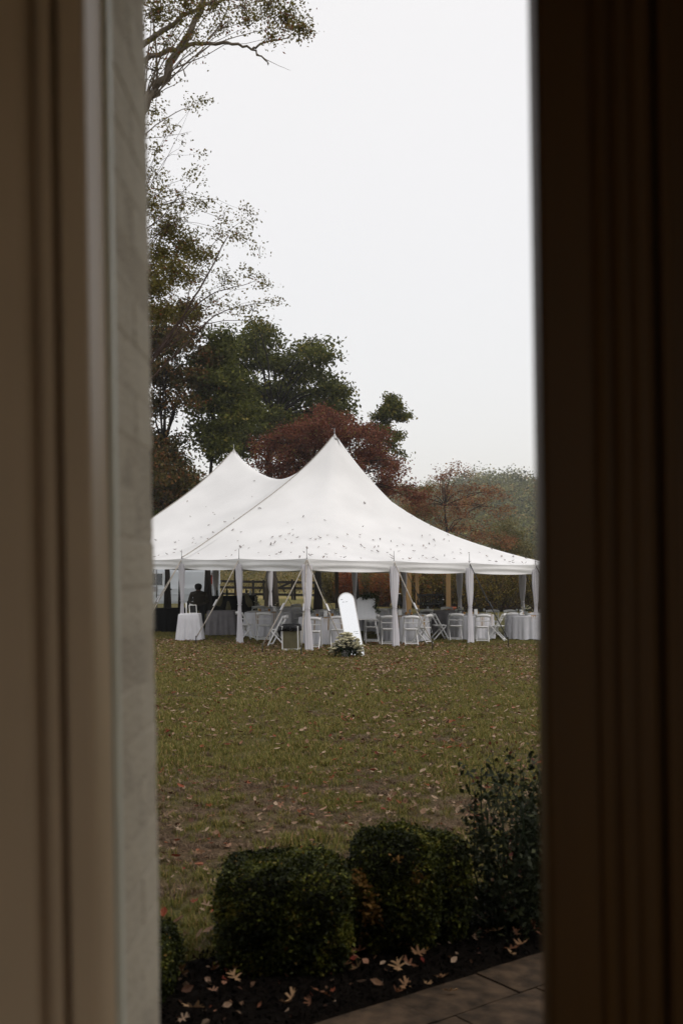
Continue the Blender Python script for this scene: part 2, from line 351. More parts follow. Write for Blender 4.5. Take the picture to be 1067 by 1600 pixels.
#@@SPLIT@@
# ================================================================ TERRAIN
def dirt(x, y):
    """bareness of the lawn 0..1"""
    n1 = mnoise.noise(Vector((x*0.55, y*0.55, 3.1))); n2 = mnoise.noise(Vector((x*1.9, y*1.9, 7.7))); n3 = mnoise.noise(Vector((x*5.5, y*5.5, 1.7)))
    band = math.exp(-((y-7.6)/2.3)**2)*1.0
    far = 0.16 if y > 12 else 0.22
    v = band*0.40+far+n1*0.30+n2*0.50+n3*0.50
    return max(0.0, min(0.93, (v-0.22)*1.5))
def build_ground():
    xs = np.concatenate([np.linspace(-430, -60, 6), np.linspace(-40, -9, 10), np.arange(-7, 9.01, 0.11), np.linspace(11, 40, 10), np.linspace(60, 550, 8)])
    ys = np.concatenate([np.linspace(-70, -6, 6), np.arange(0, 14, 0.11), np.arange(14, 30, 0.25), np.arange(30, 90, 1.5), np.linspace(92, 670, 16)])
    nx, ny = len(xs), len(ys)
    v = np.zeros((ny, nx, 3)); g = np.zeros((ny, nx))
    for j, y in enumerate(ys):
        for i, x in enumerate(xs):
            z = ground(x)
            d = 0.0
            if 3 < y < 30 and -7 <= x <= 9:
                d = dirt(x, y)
                z += 0.012*mnoise.noise(Vector((x*3, y*3, 0)))+0.02*mnoise.noise(Vector((x*.7, y*.7, 5)))-0.012
            v[j, i] = (x, y, z); g[j, i] = d
    idx = np.arange(nx*ny).reshape(ny, nx)
    q = np.stack([idx[:-1, :-1], idx[:-1, 1:], idx[1:, 1:], idx[1:, :-1]], -1).reshape(-1, 4)
    m = bpy.data.materials.new('lawn soil and turf'); m.use_nodes = True; n = m.node_tree; b = n.nodes['Principled BSDF']
    b.inputs['Roughness'].default_value = 0.95; b.inputs['Specular IOR Level'].default_value = 0.1
    a = n.nodes.new('ShaderNodeAttribute'); a.attribute_name = 'rnd'
    tcn = n.nodes.new('ShaderNodeTexCoord')
    def noise_ramp(sc, c1, c2, lo=0.35, hi=0.65, det=6):
        z = n.nodes.new('ShaderNodeTexNoise'); z.inputs['Scale'].default_value = sc; z.inputs['Detail'].default_value = det
        n.links.new(tcn.outputs['Object'], z.inputs['Vector'])
        r = n.nodes.new('ShaderNodeValToRGB'); r.color_ramp.elements[0].position = lo; r.color_ramp.elements[1].position = hi
        r.color_ramp.elements[0].color = (*c1, 1); r.color_ramp.elements[1].color = (*c2, 1)
        n.links.new(z.outputs[0], r.inputs[0]); return r.outputs[0]
    grass = noise_ramp(1.2, (0.050, 0.050, 0.018), (0.095, 0.088, 0.036))
    gfine = noise_ramp(45, (0.6, 0.6, 0.6), (1.5, 1.4, 1.2))
    soil = noise_ramp(30, (0.030, 0.019, 0.011), (0.13, 0.082, 0.050))
    mead = noise_ramp(0.12, (0.13, 0.12, 0.038), (0.24, 0.185, 0.075))
    def mix(f, x, y, mode='MIX'):
        mm = n.nodes.new('ShaderNodeMix'); mm.data_type = 'RGBA'; mm.blend_type = mode
        if isinstance(f, float): mm.inputs[0].default_value = f
        else: n.links.new(f, mm.inputs[0])
        n.links.new(x, mm.inputs[6]); n.links.new(y, mm.inputs[7]); return mm.outputs[2]
    gg = mix(1.0, grass, gfine, 'MULTIPLY')
    gg = mix(a.outputs['Fac'], gg, soil)
    sp = n.nodes.new('ShaderNodeSeparateXYZ'); n.links.new(tcn.outputs['Object'], sp.inputs[0])
    mr = n.nodes.new('ShaderNodeMapRange'); mr.inputs[1].default_value = 44; mr.inputs[2].default_value = 74
    n.links.new(sp.outputs[1], mr.inputs[0])
    fin = mix(mr.outputs[0], gg, mead)
    n.links.new(fin, b.inputs['Base Color'])
    nb = n.nodes.new('ShaderNodeTexNoise'); nb.inputs['Scale'].default_value = 60; nb.inputs['Detail'].default_value = 6
    bp = n.nodes.new('ShaderNodeBump'); bp.inputs['Strength'].default_value = 0.8; bp.inputs['Distance'].default_value = 0.02
    n.links.new(tcn.outputs['Object'], nb.inputs['Vector']); n.links.new(nb.outputs[0], bp.inputs['Height']); n.links.new(bp.outputs[0], b.inputs['Normal'])
    o = npmesh('lawn', v.reshape(-1, 3), q, m, rnd=g.ravel(), smooth=True); tag(o, kind='structure')
build_ground()

# hill on the right
def hillz(x, y):
    xr = max(0.0, min(1.0, (x+60)/190.0))
    px_ridge = 6+30*xr**0.9+2.5*sin(x*0.05)+1.5*sin(x*0.13+1)
    t = max(0.0, min(1.0, (y-190)/200.0))
    fade = max(0.0, min(1.0, (x+150)/90.0))
    return -2.5+px_ridge*(t*t*(3-2*t))*fade
def build_hill():
    xs = np.linspace(-160, 420, 60); ys = np.linspace(185, 620, 40)
    v = np.array([[(x, y, hillz(x, y) if y < 400 else hillz(x, 400)-(y-400)*0.02) for x in xs] for y in ys])
    idx = np.arange(len(xs)*len(ys)).reshape(len(ys), len(xs))
    q = np.stack([idx[:-1, :-1], idx[:-1, 1:], idx[1:, 1:], idx[1:, :-1]], -1).reshape(-1, 4)
    o = npmesh('hill', v.reshape(-1, 3), q, M_rock, smooth=True); tag(o, kind='structure')
    rng = np.random.default_rng(5)
    N = 3300
    x = rng.uniform(8, 118, N); y = 200+195*rng.random(N)**0.8
    z = np.array([hillz(a, b_) for a, b_ in zip(x, y)])
    R = 2.2+4.6*rng.random(N)**1.8
    nl = 120
    d = rng.normal(size=(N, nl, 3)); d[:, :, 2] = np.abs(d[:, :, 2])*1.1-0.25; d /= np.linalg.norm(d, axis=2)[:, :, None]
    lob = 1+0.22*np.sin(d[:, :, 0]*5+x[:, None])*np.cos(d[:, :, 2]*5+y[:, None])
    rad = R[:, None, None]*rng.uniform(0.75, 1.05, (N, nl, 1))*lob[:, :, None]
    c = np.stack([x, y, z+R*1.3], 1)[:, None, :]+d*rad*np.array([1, 1, 1.25])
    c = c.reshape(-1, 3)
    v, q = leaves_np(rng, c, rng.uniform(.45, .85, len(c)), up=0.6, aspect=0.8)
    tone = np.clip(rng.normal(0.48, 0.33, N), 0, 1)
    rn = np.repeat(np.clip(np.repeat(tone, nl)+rng.normal(0, 0.10, N*nl), 0, 1), 4)
    o = npmesh('hill_forest', v, q, L_hill, rnd=rn); tag(o, 'hazy autumn forest covering the far hillside', 'forest', kind='stuff')
build_hill()
def far_woods():
    rng = np.random.default_rng(6); N = 2600
    x = np.concatenate([rng.uniform(-400, 20, 1500), rng.uniform(118, 400, 1100)]); y = np.where(x < 100, rng.uniform(230, 330, N), rng.uniform(200, 395, N))
    z = np.array([hillz(a, b_) for a, b_ in zip(x, y)]); z = np.where(x < 20, 0.0, z); R = rng.uniform(3.0, 6.5, N); nl = 46
    d = rng.normal(size=(N, nl, 3)); d[:, :, 2] = np.abs(d[:, :, 2])-0.3; d /= np.linalg.norm(d, axis=2)[:, :, None]
    c = (np.stack([x, y, z+R*1.1], 1)[:, None, :]+d*R[:, None, None]*rng.uniform(.8, 1.1, (N, nl, 1))*np.array([1, 1, 1.2])).reshape(-1, 3)
    v, q = leaves_np(rng, c, np.full(len(c), 2.1), up=0.6, aspect=0.8)
    rn = np.repeat(np.clip(np.repeat(np.clip(rng.normal(.45, .25, N), 0, 1), nl)+rng.normal(0, .1, N*nl), 0, 1), 4)
    tag(npmesh('far_woods', v, q, L_hill, rnd=rn), 'distant band of woods along the edge of the fields', 'woods', kind='stuff')
far_woods()

# meadow scrub beyond the fence: nobody could count it
def scrub():
    rng = np.random.default_rng(11)
    N = 900; y = rng.uniform(90, 165, N); x = rng.uniform(-34, 34, N)*(y/100)
    h = rng.uniform(0.7, 2.3, N)*np.where(y > 125, 1.5, 1.0)
    nl = 60
    c = np.stack([x, y, -0.03*np.clip(x, -30, 30)], 1)[:, None, :]+rng.normal(size=(N, nl, 3))*np.array([0.9, 0.9, 0])+np.array([0, 0, 1])*(rng.random((N, nl, 1))*h[:, None, None])
    v, q = leaves_np(rng, c.reshape(-1, 3), np.full(N*nl, 0.34), aspect=0.4)
    rn = np.repeat(np.clip(np.repeat(rng.random(N), nl)*0.7+rng.random(N*nl)*0.4, 0, 1), 4)
    tag(npmesh('meadow_scrub', v, q, L_meadow, rnd=rn), 'yellow green scrub and weeds in the meadow beyond the fence', 'scrub', kind='stuff')
scrub()

# ================================================================ HOUSE (wall, opening, room)
FL = 0.40
house = empty('house', (0, 1.25, 0), label='painted brick house with tan casing and grey brick reveal at the left edge', cat='house')
def hb(name, boxes, m, parent=house, bev=0.0, smooth=None):
    mb = MB()
    for (x0, x1, y0, y1, z0, z1) in boxes:
        mb.box(((x0+x1)/2, (y0+y1)/2-1.25, (z0+z1)/2), (x1-x0, y1-y0, z1-z0), bev=bev)
    return mb.build(name, m, parent, smooth)
JX = 0.2775; JR = 0.2945
hb('exterior_wall', [(-7, -JX-0.115, 1.05, 1.47, -0.3, 6.5), (JX+0.115, 9, 1.05, 1.47, -0.3, 6.5), (-JX-0.115, JX+0.115, 1.05, 1.47, 3.15, 6.5), (-JX-0.115, JX+0.115, 1.05, 1.47, -0.3, FL)], M_wallex)
hb('eave', [(-7.4, 9.4, 1.2, 2.15, 6.5, 6.68)], M_trim)
hb('sky_blocker_roof', [(-3.5, 3.5, 1.475, 2.95, 4.25, 4.37)], M_wallex)  # unseen roof added to keep skylight off the bush fronts
hb('interior_wall', [(-2.6, -JX-0.02, 1.015, 1.05, FL, 3.4), (JX+0.02, 2.6, 1.015, 1.05, FL, 3.4), (-JX-0.02, JX+0.02, 1.015, 1.05, 3.15, 3.4)], M_cream)
hb('room_wall', [(-2.75, -2.6, -3.2, 1.05, 0, 3.5), (2.6, 2.75, -3.2, -2.6, 0, 3.5), (2.6, 2.75, -0.2, 1.05, 0, 3.5), (2.6, 2.75, -2.6, -0.2, 2.9, 3.5), (2.6, 2.75, -2.6, -0.2, 0, 1.0), (-2.6, 2.6, -3.35, -3.2, 0, 1.0), (-2.6, -1.6, -3.35, -3.2, 1.0, 3.5), (1.9, 2.6, -3.35, -3.2, 1.0, 3.5), (-1.6, 1.9, -3.35, -3.2, 3.0, 3.5)], M_cream)  # unseen walls, window openings added to light the left casing
hb('ceiling', [(-2.6, 2.6, -3.2, 1.015, 3.4, 3.5)], M_ceil)
hb('floor', [(-2.6, 2.6, -3.2, 1.05, 0.3, FL)], M_floor)
# left casing: moulded board fixed to the interior wall, profile in x (from the opening outwards)
def profile_strip(name, prof, z0, z1, m, parent=house):
    """prof: list of (x,y) world; extruded vertically"""
    vs_ = [(x, y-1.25, z0) for x, y in prof]+[(x, y-1.25, z1) for x, y in prof]; n_ = len(prof)
    fs_ = [(i, i+1, i+1+n_, i+n_) for i in range(n_-1)]
    fs_.append(tuple(range(n_))[::-1]); fs_.append(tuple(range(n_, 2*n_)))
    return MB().add(vs_, fs_).build(name, m, parent)
e = -0.2465
casing_l = [(e, 1.016), (e, 0.988), (e-0.004, 0.984), (e-0.024, 0.984), (e-0.026, 1.012), (e-0.0345, 1.012), (e-0.036, 0.990), (e-0.045, 0.990), (e-0.046, 1.012), (e-0.058, 1.013), (e-0.061, 0.992), (e-0.066, 0.986), (e-0.16, 0.984), (e-0.16, 1.016)]
profile_strip('casing', casing_l, FL, 3.3, M_casing)
hb('door_jamb', [(-JX-0.012, -0.2685, 1.018, 1.10, FL, 3.15), (JR+0.0, JR+0.02, 1.052, 1.19, FL, 3.15), (-JX-0.02, -JX-0.002, 1.102, 1.20, FL, 3.15)], M_casing)
hb('brick_mould', [(-JX-0.06, -JX+0.004, 1.205, 1.232, FL, 3.15), (JR+0.0, JR+0.06, 1.205, 1.232, FL, 3.15)], M_trim, bev=0.003)
hb('gap_shadow_strip', [(-0.312, -0.2875, 1.178, 1.204, FL, 3.15)], M_rubber)  # dark strip put in for the shadow between casing and trim
hb('mortar_bed', [(-JX-0.11, -JX-0.0005, 1.235, 1.466, FL, 3.15), (JR+0.006, JR+0.11, 1.235, 1.466, FL, 3.15)], M_mortar)
bmesh_cache = {}
rb = random.Random(3)
def brick_obj(x, y0, y1, z0, z1, side, sh):
    key = (round(y1-y0, 3), sh)
    if key not in bmesh_cache:
        bmesh_cache[key] = MB().box((0, 0, 0), (0.10, y1-y0, z1-z0), bev=0.002)
        me = bpy.data.meshes.new('brick'); me.from_pydata(bmesh_cache[key].v, [], bmesh_cache[key].f); me.materials.append(M_brick); bmesh_cache[key] = me
    o = bpy.data.objects.new('brick', bmesh_cache[key]); COL.objects.link(o); o.parent = house
    o.location = (x+side*0.05+rb.uniform(-.001, .001), (y0+y1)/2-1.25, (z0+z1)/2); o.rotation_euler = (rb.uniform(-.008, .008), rb.uniform(-.01, .01), rb.uniform(-.006, .006))
z = FL; k = 0
while z < 3.10:
    for side, jx in ((-1, -JX), (1, JR)):
        if k % 2 == 0: brick_obj(jx, 1.238, 1.474, z+.001, z+.0645, side, 0)
        else:
            brick_obj(jx, 1.238, 1.351, z+.001, z+.0645, side, 1); brick_obj(jx, 1.361, 1.474, z+.001, z+.0645, side, 1)
    z += 0.066; k += 1

# dark wooden door leaf, standing closed on the right
door = empty('wooden_door', (0.198, 0.99, FL), label='dark brown stained wooden door leaf filling the right edge of the view', cat='door')
mb = MB(); mb.box((0.055, 0.005, 1.35), (0.11, 0.044, 2.7), bev=0.004); mb.build('stile', M_door, door)
for k, (xx, ww, yy) in enumerate(((0.056, 0.010, -0.020), (0.074, 0.008, -0.022), (0.092, 0.007, -0.020))):
    mb = MB(); mb.tube([(xx, yy+0.004, 0.02), (xx, yy+0.004, 2.68)], ww*0.6, 8); mb.build('moulding', M_door, door)
MB().box((0.30, 0.012, 1.35), (0.377, 0.018, 2.70)).build('panel', M_door, door)
MB().box((0.1245, -0.004, 1.35), (0.012, 0.02, 2.7), bev=0.003).build('moulding', M_door, door)
MB().box((0.545, 0.005, 1.35), (0.11, 0.044, 2.7), bev=0.004).build('stile', M_door, door)
MB().box((0.52, -0.035, 1.0), (0.03, 0.03, 0.12), bev=0.005).build('handle', M_alu, door)
print('house done')
#@@SPLIT@@
# ================================================================ PATIO, BED
PA = gp(520, 1600); PB = gp(850, 1495)
pd = (PB-PA); pd.z = 0; pd.normalize(); pn = Vector((pd.y, -pd.x, 0))   # along the edge, towards the house
def pw(a, b): # patio coordinates
    return Vector((PA.x, PA.y, 0))+pd*a+pn*b
patio = empty('patio', (PA.x, PA.y, 0)); tag(patio, 'stone slab patio at the lower right corner', 'patio', kind='structure')
rp_ = random.Random(12)
def slab(a0, a1, b0, b1):
    g_ = 0.005; j = lambda: rp_.uniform(-.006, .006)
    a0 += g_+j()*.5; a1 -= g_+j()*.5; b0 += g_; b1 -= g_
    z_ = ground(PA.x+pd.x*a0)+0.035+rp_.uniform(-.004, .004)
    n_ = 5; vs_ = []; fs_ = []
    for jj in range(n_+1):
        for ii in range(n_+1):
            p = pw(a0+(a1-a0)*ii/n_, b0+(b1-b0)*jj/n_)
            ed = 0.006 if ii in (0, n_) or jj in (0, n_) else 0
            zz = z_-0.03*pd.x*((a1-a0)*ii/n_)-ed+0.004*mnoise.noise(Vector((p.x*6, p.y*6, 0)))
            vs_.append((p.x-PA.x, p.y-PA.y, zz))
    for jj in range(n_):
        for ii in range(n_): q = jj*(n_+1)+ii; fs_.append((q, q+n_+1, q+n_+2, q+1))
    m_ = len(vs_); cs = [0, n_, (n_+1)**2-1, (n_+1)*n_]
    for c_ in cs: v_ = vs_[c_]; vs_.append((v_[0], v_[1], v_[2]-0.06))
    for i in range(4): fs_.append((cs[i], cs[(i+1) % 4], m_+(i+1) % 4, m_+i))
    MB().add(vs_, fs_, False).build('paving_slab', M_stone, patio)
rows = [0.0, 0.30, 0.66, 0.96, 1.32, 1.7, 2.1]
for r_i in range(len(rows)-1):
    a = -1.6+rp_.uniform(0, .4)
    while a < 3.6:
        L_ = rp_.choice((0.36, 0.52, 0.62)); slab(a, a+L_, rows[r_i], rows[r_i+1]); a += L_
vs_ = [pw(-1.7, -0.01), pw(4.0, -0.01), pw(4.0, 2.2), pw(-1.7, 2.2)]
MB().add([(p.x-PA.x, p.y-PA.y, ground(p.x)+0.012) for p in vs_], [(3, 2, 1, 0)]).build('joint_sand', M_joint, patio)

# planting bed: strip between lawn and patio
def bed():
    rng = np.random.default_rng(4)
    na, nb_ = 150, 44; v = np.zeros((nb_, na, 3))
    for j in range(nb_):
        for i in range(na):
            a = -2.6+6.6*i/(na-1); fb = j/(nb_-1)
            wid = 0.98+0.10*mnoise.noise(Vector((a*1.1, 0, 9)))+0.03*mnoise.noise(Vector((a*7, 0, 9)))
            b_ = 0.012-wid*fb
            p = pw(a, b_)
            zz = ground(p.x)+0.030*min(1, fb*12)*min(1, (1-fb)*6)*1.0+0.010+0.014*mnoise.noise(Vector((p.x*14, p.y*14, 2)))+0.012*mnoise.noise(Vector((p.x*34, p.y*34, 2)))-0.02*(fb > 0.97)
            v[j, i] = (p.x, p.y, zz)
    idx = np.arange(na*nb_).reshape(nb_, na)
    q = np.stack([idx[:-1, :-1], idx[1:, :-1], idx[1:, 1:], idx[:-1, 1:]], -1).reshape(-1, 4)
    tag(npmesh('planting_bed', v.reshape(-1, 3), q, M_mulch), kind='structure')
    # bark chips
    N = 7000; a = rng.uniform(-1.6, 3.4, N); b_ = rng.uniform(-0.95, 0.0, N)
    c = np.array([tuple(pw(x, y)) for x, y in zip(a, b_)]); c[:, 2] = -0.03*c[:, 0]+0.052+rng.uniform(-.012, .008, N)
    vv, qq = leaves_np(rng, c, np.full(N, 0.035), aspect=0.35, up=2.0)
    tag(npmesh('mulch_chips', vv, qq, M_mulch), 'black bark mulch under the clipped bushes', 'mulch', kind='stuff')
bed()

# ================================================================ GRASS AND FALLEN LEAVES
def in_bed(x, y):
    d = Vector((x-PA.x, y-PA.y, 0)); b_ = d.dot(pn); return b_ > -0.93
L_thatch = leafmat('dead grass', [(0, (0.07, 0.045, 0.026)), (0.5, (0.15, 0.10, 0.062)), (1, (0.27, 0.19, 0.125))], 0.15)
def tuft_mesh(seed, nb_=22, tall=0.055, lf=None, flat=1.0):
    rng = np.random.default_rng(seed); V = []; Q = []; Rn = []
    for i in range(nb_):
        a = rng.uniform(0, 2*pi); r = 0.05*sqrt(rng.random()); p = np.array([r*cos(a), r*sin(a), -0.004])
        la = rng.uniform(0, 2*pi); lean = rng.uniform(0.15, 0.75)*flat; h = tall*rng.uniform(0.5, 1.15); wd = 0.0028
        dr = np.array([cos(la), sin(la), 0]); sd_ = np.array([-sin(la), cos(la), 0])
        p1 = p+np.array([0, 0, h*.6])+dr*h*lean*.35; p2 = p+np.array([0, 0, h])+dr*h*lean
        o = len(V); V += [p-sd_*wd, p+sd_*wd, p1+sd_*wd*.8, p1-sd_*wd*.8, p2+sd_*wd*.2, p2-sd_*wd*.2]
        Q += [(o, o+1, o+2, o+3), (o+3, o+2, o+4, o+5)]
        t = min(1, max(0, rng.normal(0.45, 0.25))); Rn += [t]*6
    me = bpy.data.meshes.new('tuft'); me.from_pydata([tuple(x) for x in V], [], Q); me.materials.append(lf or L_grass)
    a_ = me.attributes.new('rnd', 'FLOAT', 'POINT'); a_.data.foreach_set('value', np.array(Rn, dtype=np.float32))
    return me
def scatter(oname, pts, sc, label, cat, lf, meshes, rng):
    me = bpy.data.meshes.new(oname); me.from_pydata(pts, [], [])
    a = me.attributes.new('sc', 'FLOAT', 'POINT'); a.data.foreach_set('value', np.array(sc, dtype=np.float32))
    a = me.attributes.new('rz', 'FLOAT', 'POINT'); a.data.foreach_set('value', rng.uniform(0, 6.28, len(pts)).astype(np.float32))
    me.materials.append(lf)
    o = bpy.data.objects.new(oname, me); COL.objects.link(o); tag(o, label, cat, kind='stuff')
    vc = bpy.data.collections.new(oname+'_tufts')   # not linked to the scene: source meshes only
    for m_ in meshes: vc.objects.link(bpy.data.objects.new('tuft', m_))
    ng = bpy.data.node_groups.new(oname+'_scatter', 'GeometryNodeTree')
    ng.interface.new_socket('Geometry', in_out='INPUT', socket_type='NodeSocketGeometry'); ng.interface.new_socket('Geometry', in_out='OUTPUT', socket_type='NodeSocketGeometry')
    gi = ng.nodes.new('NodeGroupInput'); go = ng.nodes.new('NodeGroupOutput')
    mp_ = ng.nodes.new('GeometryNodeMeshToPoints'); ip = ng.nodes.new('GeometryNodeInstanceOnPoints'); ci = ng.nodes.new('GeometryNodeCollectionInfo')
    ci.inputs['Collection'].default_value = vc; ci.inputs['Separate Children'].default_value = True; ci.inputs['Reset Children'].default_value = True
    ip.inputs['Pick Instance'].default_value = True
    a1 = ng.nodes.new('GeometryNodeInputNamedAttribute'); a1.data_type = 'FLOAT'; a1.inputs['Name'].default_value = 'sc'
    a2 = ng.nodes.new('GeometryNodeInputNamedAttribute'); a2.data_type = 'FLOAT'; a2.inputs['Name'].default_value = 'rz'
    cx = ng.nodes.new('ShaderNodeCombineXYZ')
    L = ng.links.new
    L(gi.outputs[0], mp_.inputs[0]); L(mp_.outputs[0], ip.inputs['Points']); L(ci.outputs[0], ip.inputs['Instance'])
    L(a1.outputs['Attribute'], ip.inputs['Scale']); L(a2.outputs['Attribute'], cx.inputs[2]); L(cx.outputs[0], ip.inputs['Rotation'])
    L(ip.outputs[0], go.inputs[0])
    md = o.modifiers.new('scatter', 'NODES'); md.node_group = ng
    print(oname, len(pts))
def grass():
    rng = np.random.default_rng(21); pts = []; sc = []; dp = []; ds = []
    def sow(y0, y1, dens, s0, hw):
        A = (y1-y0)*2*hw((y0+y1)/2); N = int(A*dens)
        for i in range(N):
            y = rng.uniform(y0, y1); x = rng.uniform(-1, 1)*hw(y)
            if in_bed(x, y): continue
            d = dirt(x, y); z = ground(x)-0.010+0.02*mnoise.noise(Vector((x*.7, y*.7, 5)))
            if rng.random() < d*1.05:
                if rng.random() < .55: dp.append((x, y, z)); ds.append(s0*rng.uniform(.5, 1.0))
                continue
            pts.append((x, y, z)); sc.append(s0*rng.uniform(0.65, 1.25)*(1-0.4*d)*(1+0.5*mnoise.noise(Vector((x*1.3, y*1.3, 2)))))
            if rng.random() < .12: dp.append((x+.02, y, z)); ds.append(s0*rng.uniform(.6, 1.1))
    hw = lambda y: 0.235*y+0.5
    sow(4.3, 9, 330, 0.95, hw); sow(9, 15, 230, 1.05, hw); sow(15, 27, 130, 1.2, hw); sow(27, 34, 60, 1.1, hw)
    for y0, y1, dn in ((1.6, 5, 150), (5, 9, 90), (9, 15, 70), (15, 24, 45), (24, 36, 25)):     # thinner cover to both sides
        for i in range(int((y1-y0)*14*dn)):
            y = rng.uniform(y0, y1); x = (hw(y)-.1+rng.uniform(0, 7))*rng.choice((-1, 1))
            if in_bed(x, y) and x > -3: continue
            pts.append((x, y, ground(x)-.008)); sc.append(rng.uniform(1.0, 1.8))
    scatter('grass', pts, sc, 'short green lawn grass between house and tent', 'grass', L_grass, [tuft_mesh(50+i) for i in range(5)], rng)
    scatter('dead_grass', dp, ds, 'dead straw coloured grass in the thin patches of lawn', 'dead grass', L_thatch, [tuft_mesh(70+i, 16, .045, L_thatch, 2.6) for i in range(4)], rng)
grass()

OAK = [(0, -.5), (.025, -.30), (.17, -.27), (.04, -.19), (.05, -.06), (.40, .02), (.30, .10), (.06, .08), (.06, .22), (.28, .40), (.17, .40), (.04, .32), (0, .5),
       (-.04, .33), (-.20, .44), (-.28, .36), (-.06, .20), (-.06, .08), (-.34, .14), (-.40, .03), (-.05, -.04), (-.04, -.18), (-.18, -.24), (-.025, -.30)]
def oak_leaf(rng, size):
    """lobed curled leaf, verts and faces"""
    cu = rng.uniform(0.8, 3.2); tw = rng.uniform(-.9, .9); V = []; sq = rng.uniform(.6, 1.0)
    for (x, y) in OAK:
        z = cu*0.5*(x*x)*(1 if rng.random() < 1 else -1)+0.30*cu*y*y+tw*x*y+rng.uniform(-.02, .02)
        V.append((x*size*sq, y*size, z*size))
    c = len(V); V.append((0, 0.05*size, 0.0)); F_ = [(i, (i+1) % c, c) for i in range(c)]
    return V, F_
def rot_rand(rng, tilt=0.35):
    return Matrix.Rotation(rng.uniform(0, 6.28), 3, 'Z') @ Matrix.Rotation(rng.normal(0, tilt), 3, 'X') @ Matrix.Rotation(rng.normal(0, tilt), 3, 'Y')
def fallen():
    rng = np.random.default_rng(33); V = []; Fc = []; Rn = []
    def put(x, y, z, size, kind, tilt=.3):
        R = rot_rand(rng, tilt)
        if kind == 'oak': v, f = oak_leaf(rng, size)
        else:
            c1 = rng.uniform(.1, .5)
            v = [(0, -.5*size, .1*size), (.26*size, -.08*size, c1*size*.4), (.17*size, .28*size, c1*size*.5), (0, .5*size, .15*size), (-.2*size, .25*size, c1*size*.5), (-.28*size, -.1*size, c1*size*.4), (0, 0, 0)]
            f = [(i, (i+1) % 6, 6) for i in range(6)]
        o = len(V); V.extend([tuple(R @ Vector(p)+Vector((x, y, z))) for p in v]); Fc.extend([(a+o, b+o, c+o) for a, b, c in f])
        t = rng.random(); t = t**0.8
        Rn.extend([t]*len(v))
    hw = lambda y: 0.235*y+0.5
    n_ = 0
    while n_ < 17000:
        y = 28.5*sqrt(rng.uniform(0.032, 1)); x = rng.uniform(-1, 1)*(hw(y)+1.0)
        cl = mnoise.noise(Vector((x*.5, y*.35, 12)))
        dens = 0.40+0.6*cl+(0.40 if y > 19 else 0)+(0.55 if y < 10 else 0)
        if rng.random() > dens: continue
        if in_bed(x, y): continue
        s = .035+.06*rng.random() if y > 11 else .03+.065*rng.random()**1.4
        put(x, y, ground(x)+rng.uniform(.012, .05), s, 'oak' if y < 10 and rng.random() < .7 else 'plain'); n_ += 1
    for _ in range(420):      # scraps blown onto the mulch
        p_ = pw(rng.uniform(-1.5, 3.0), -.04-.85*rng.random()**.8); put(p_.x, p_.y, ground(p_.x)+.062, .02+.05*rng.random()**2, 'oak' if rng.random() < .5 else 'plain', .5)
    me = bpy.data.meshes.new('leaf_litter'); me.from_pydata(V, [], Fc); me.materials.append(L_fall)
    a_ = me.attributes.new('rnd', 'FLOAT', 'POINT'); a_.data.foreach_set('value', np.array(Rn, dtype=np.float32))
    o = bpy.data.objects.new('leaf_litter', me); COL.objects.link(o); tag(o, 'fallen tan and rust leaves scattered over the lawn', 'leaf litter', kind='stuff')
    # large single oak leaves in the foreground, one object each
    big = [(553, 1480, 'mulch'), (566, 1492, 'mulch'), (590, 1485, 'mulch'), (598, 1492, 'mulch'), (549, 1512, 'mulch'), (560, 1508, 'mulch'), (541, 1530, 'mulch'), (560, 1535, 'mulch'),
           (635, 1500, 'mulch'), (655, 1512, 'mulch'), (622, 1535, 'mulch'), (640, 1530, 'mulch'), (690, 1545, 'patio'), (668, 1555, 'patio'), (620, 1568, 'patio'), (632, 1557, 'patio'), (703, 1567, 'patio'),
           (805, 1480, 'mulch'), (815, 1497, 'mulch'), (797, 1512, 'mulch'), (800, 1505, 'mulch'), (750, 1456, 'mulch'), (778, 1476, 'mulch'),
           (334, 1540, 'mulch'), (365, 1540, 'mulch'), (368, 1552, 'mulch'), (500, 1575, 'mulch'), (445, 1592, 'mulch'), (455, 1586, 'mulch'), (485, 1594, 'mulch'),
           (285, 1545, 'mulch'), (300, 1600, 'mulch'), (835, 1475, 'mulch')]
    cols = [(0.20, 0.105, 0.048), (0.30, 0.18, 0.09), (0.15, 0.060, 0.026)]
    ms = [mat('fallen oak leaf %d' % i, c, 0.7, 0.2, 20, trans=0.15) for i, c in enumerate(cols)]
    for i, (px, py, wh) in enumerate(big):
        p = gp(px, py); v, f = oak_leaf(rng, rng.uniform(.075, .13)); R = rot_rand(rng, .35)
        o = MB().add([R @ Vector(q) for q in v], f, True).build('oak_leaf', ms[i % 3])
        o.location = (p.x, p.y, ground(p.x)+(0.075 if wh == 'mulch' else 0.055))
        cw = ['brown', 'pale tan', 'dark russet'][i % 3]
        if wh == 'mulch':
            pl = 'at the far left below the flat-topped bush' if px < 470 else ('just before the patio corner, left of centre' if px < 520 else ('in the gap between the two clipped bushes' if px < 615 and py < 1500 else ('on the mulch below the gap between the bushes' if px < 615 else ('on the mulch under the domed bush' if px < 700 else 'on the mulch at the foot of the rose bush'))))
        else: pl = 'on the patio edge nearest the mulch'
        tag(o, 'curled %s oak leaf %s' % (cw, pl), 'leaf', 'oak leaves on mulch and patio edge')
fallen()

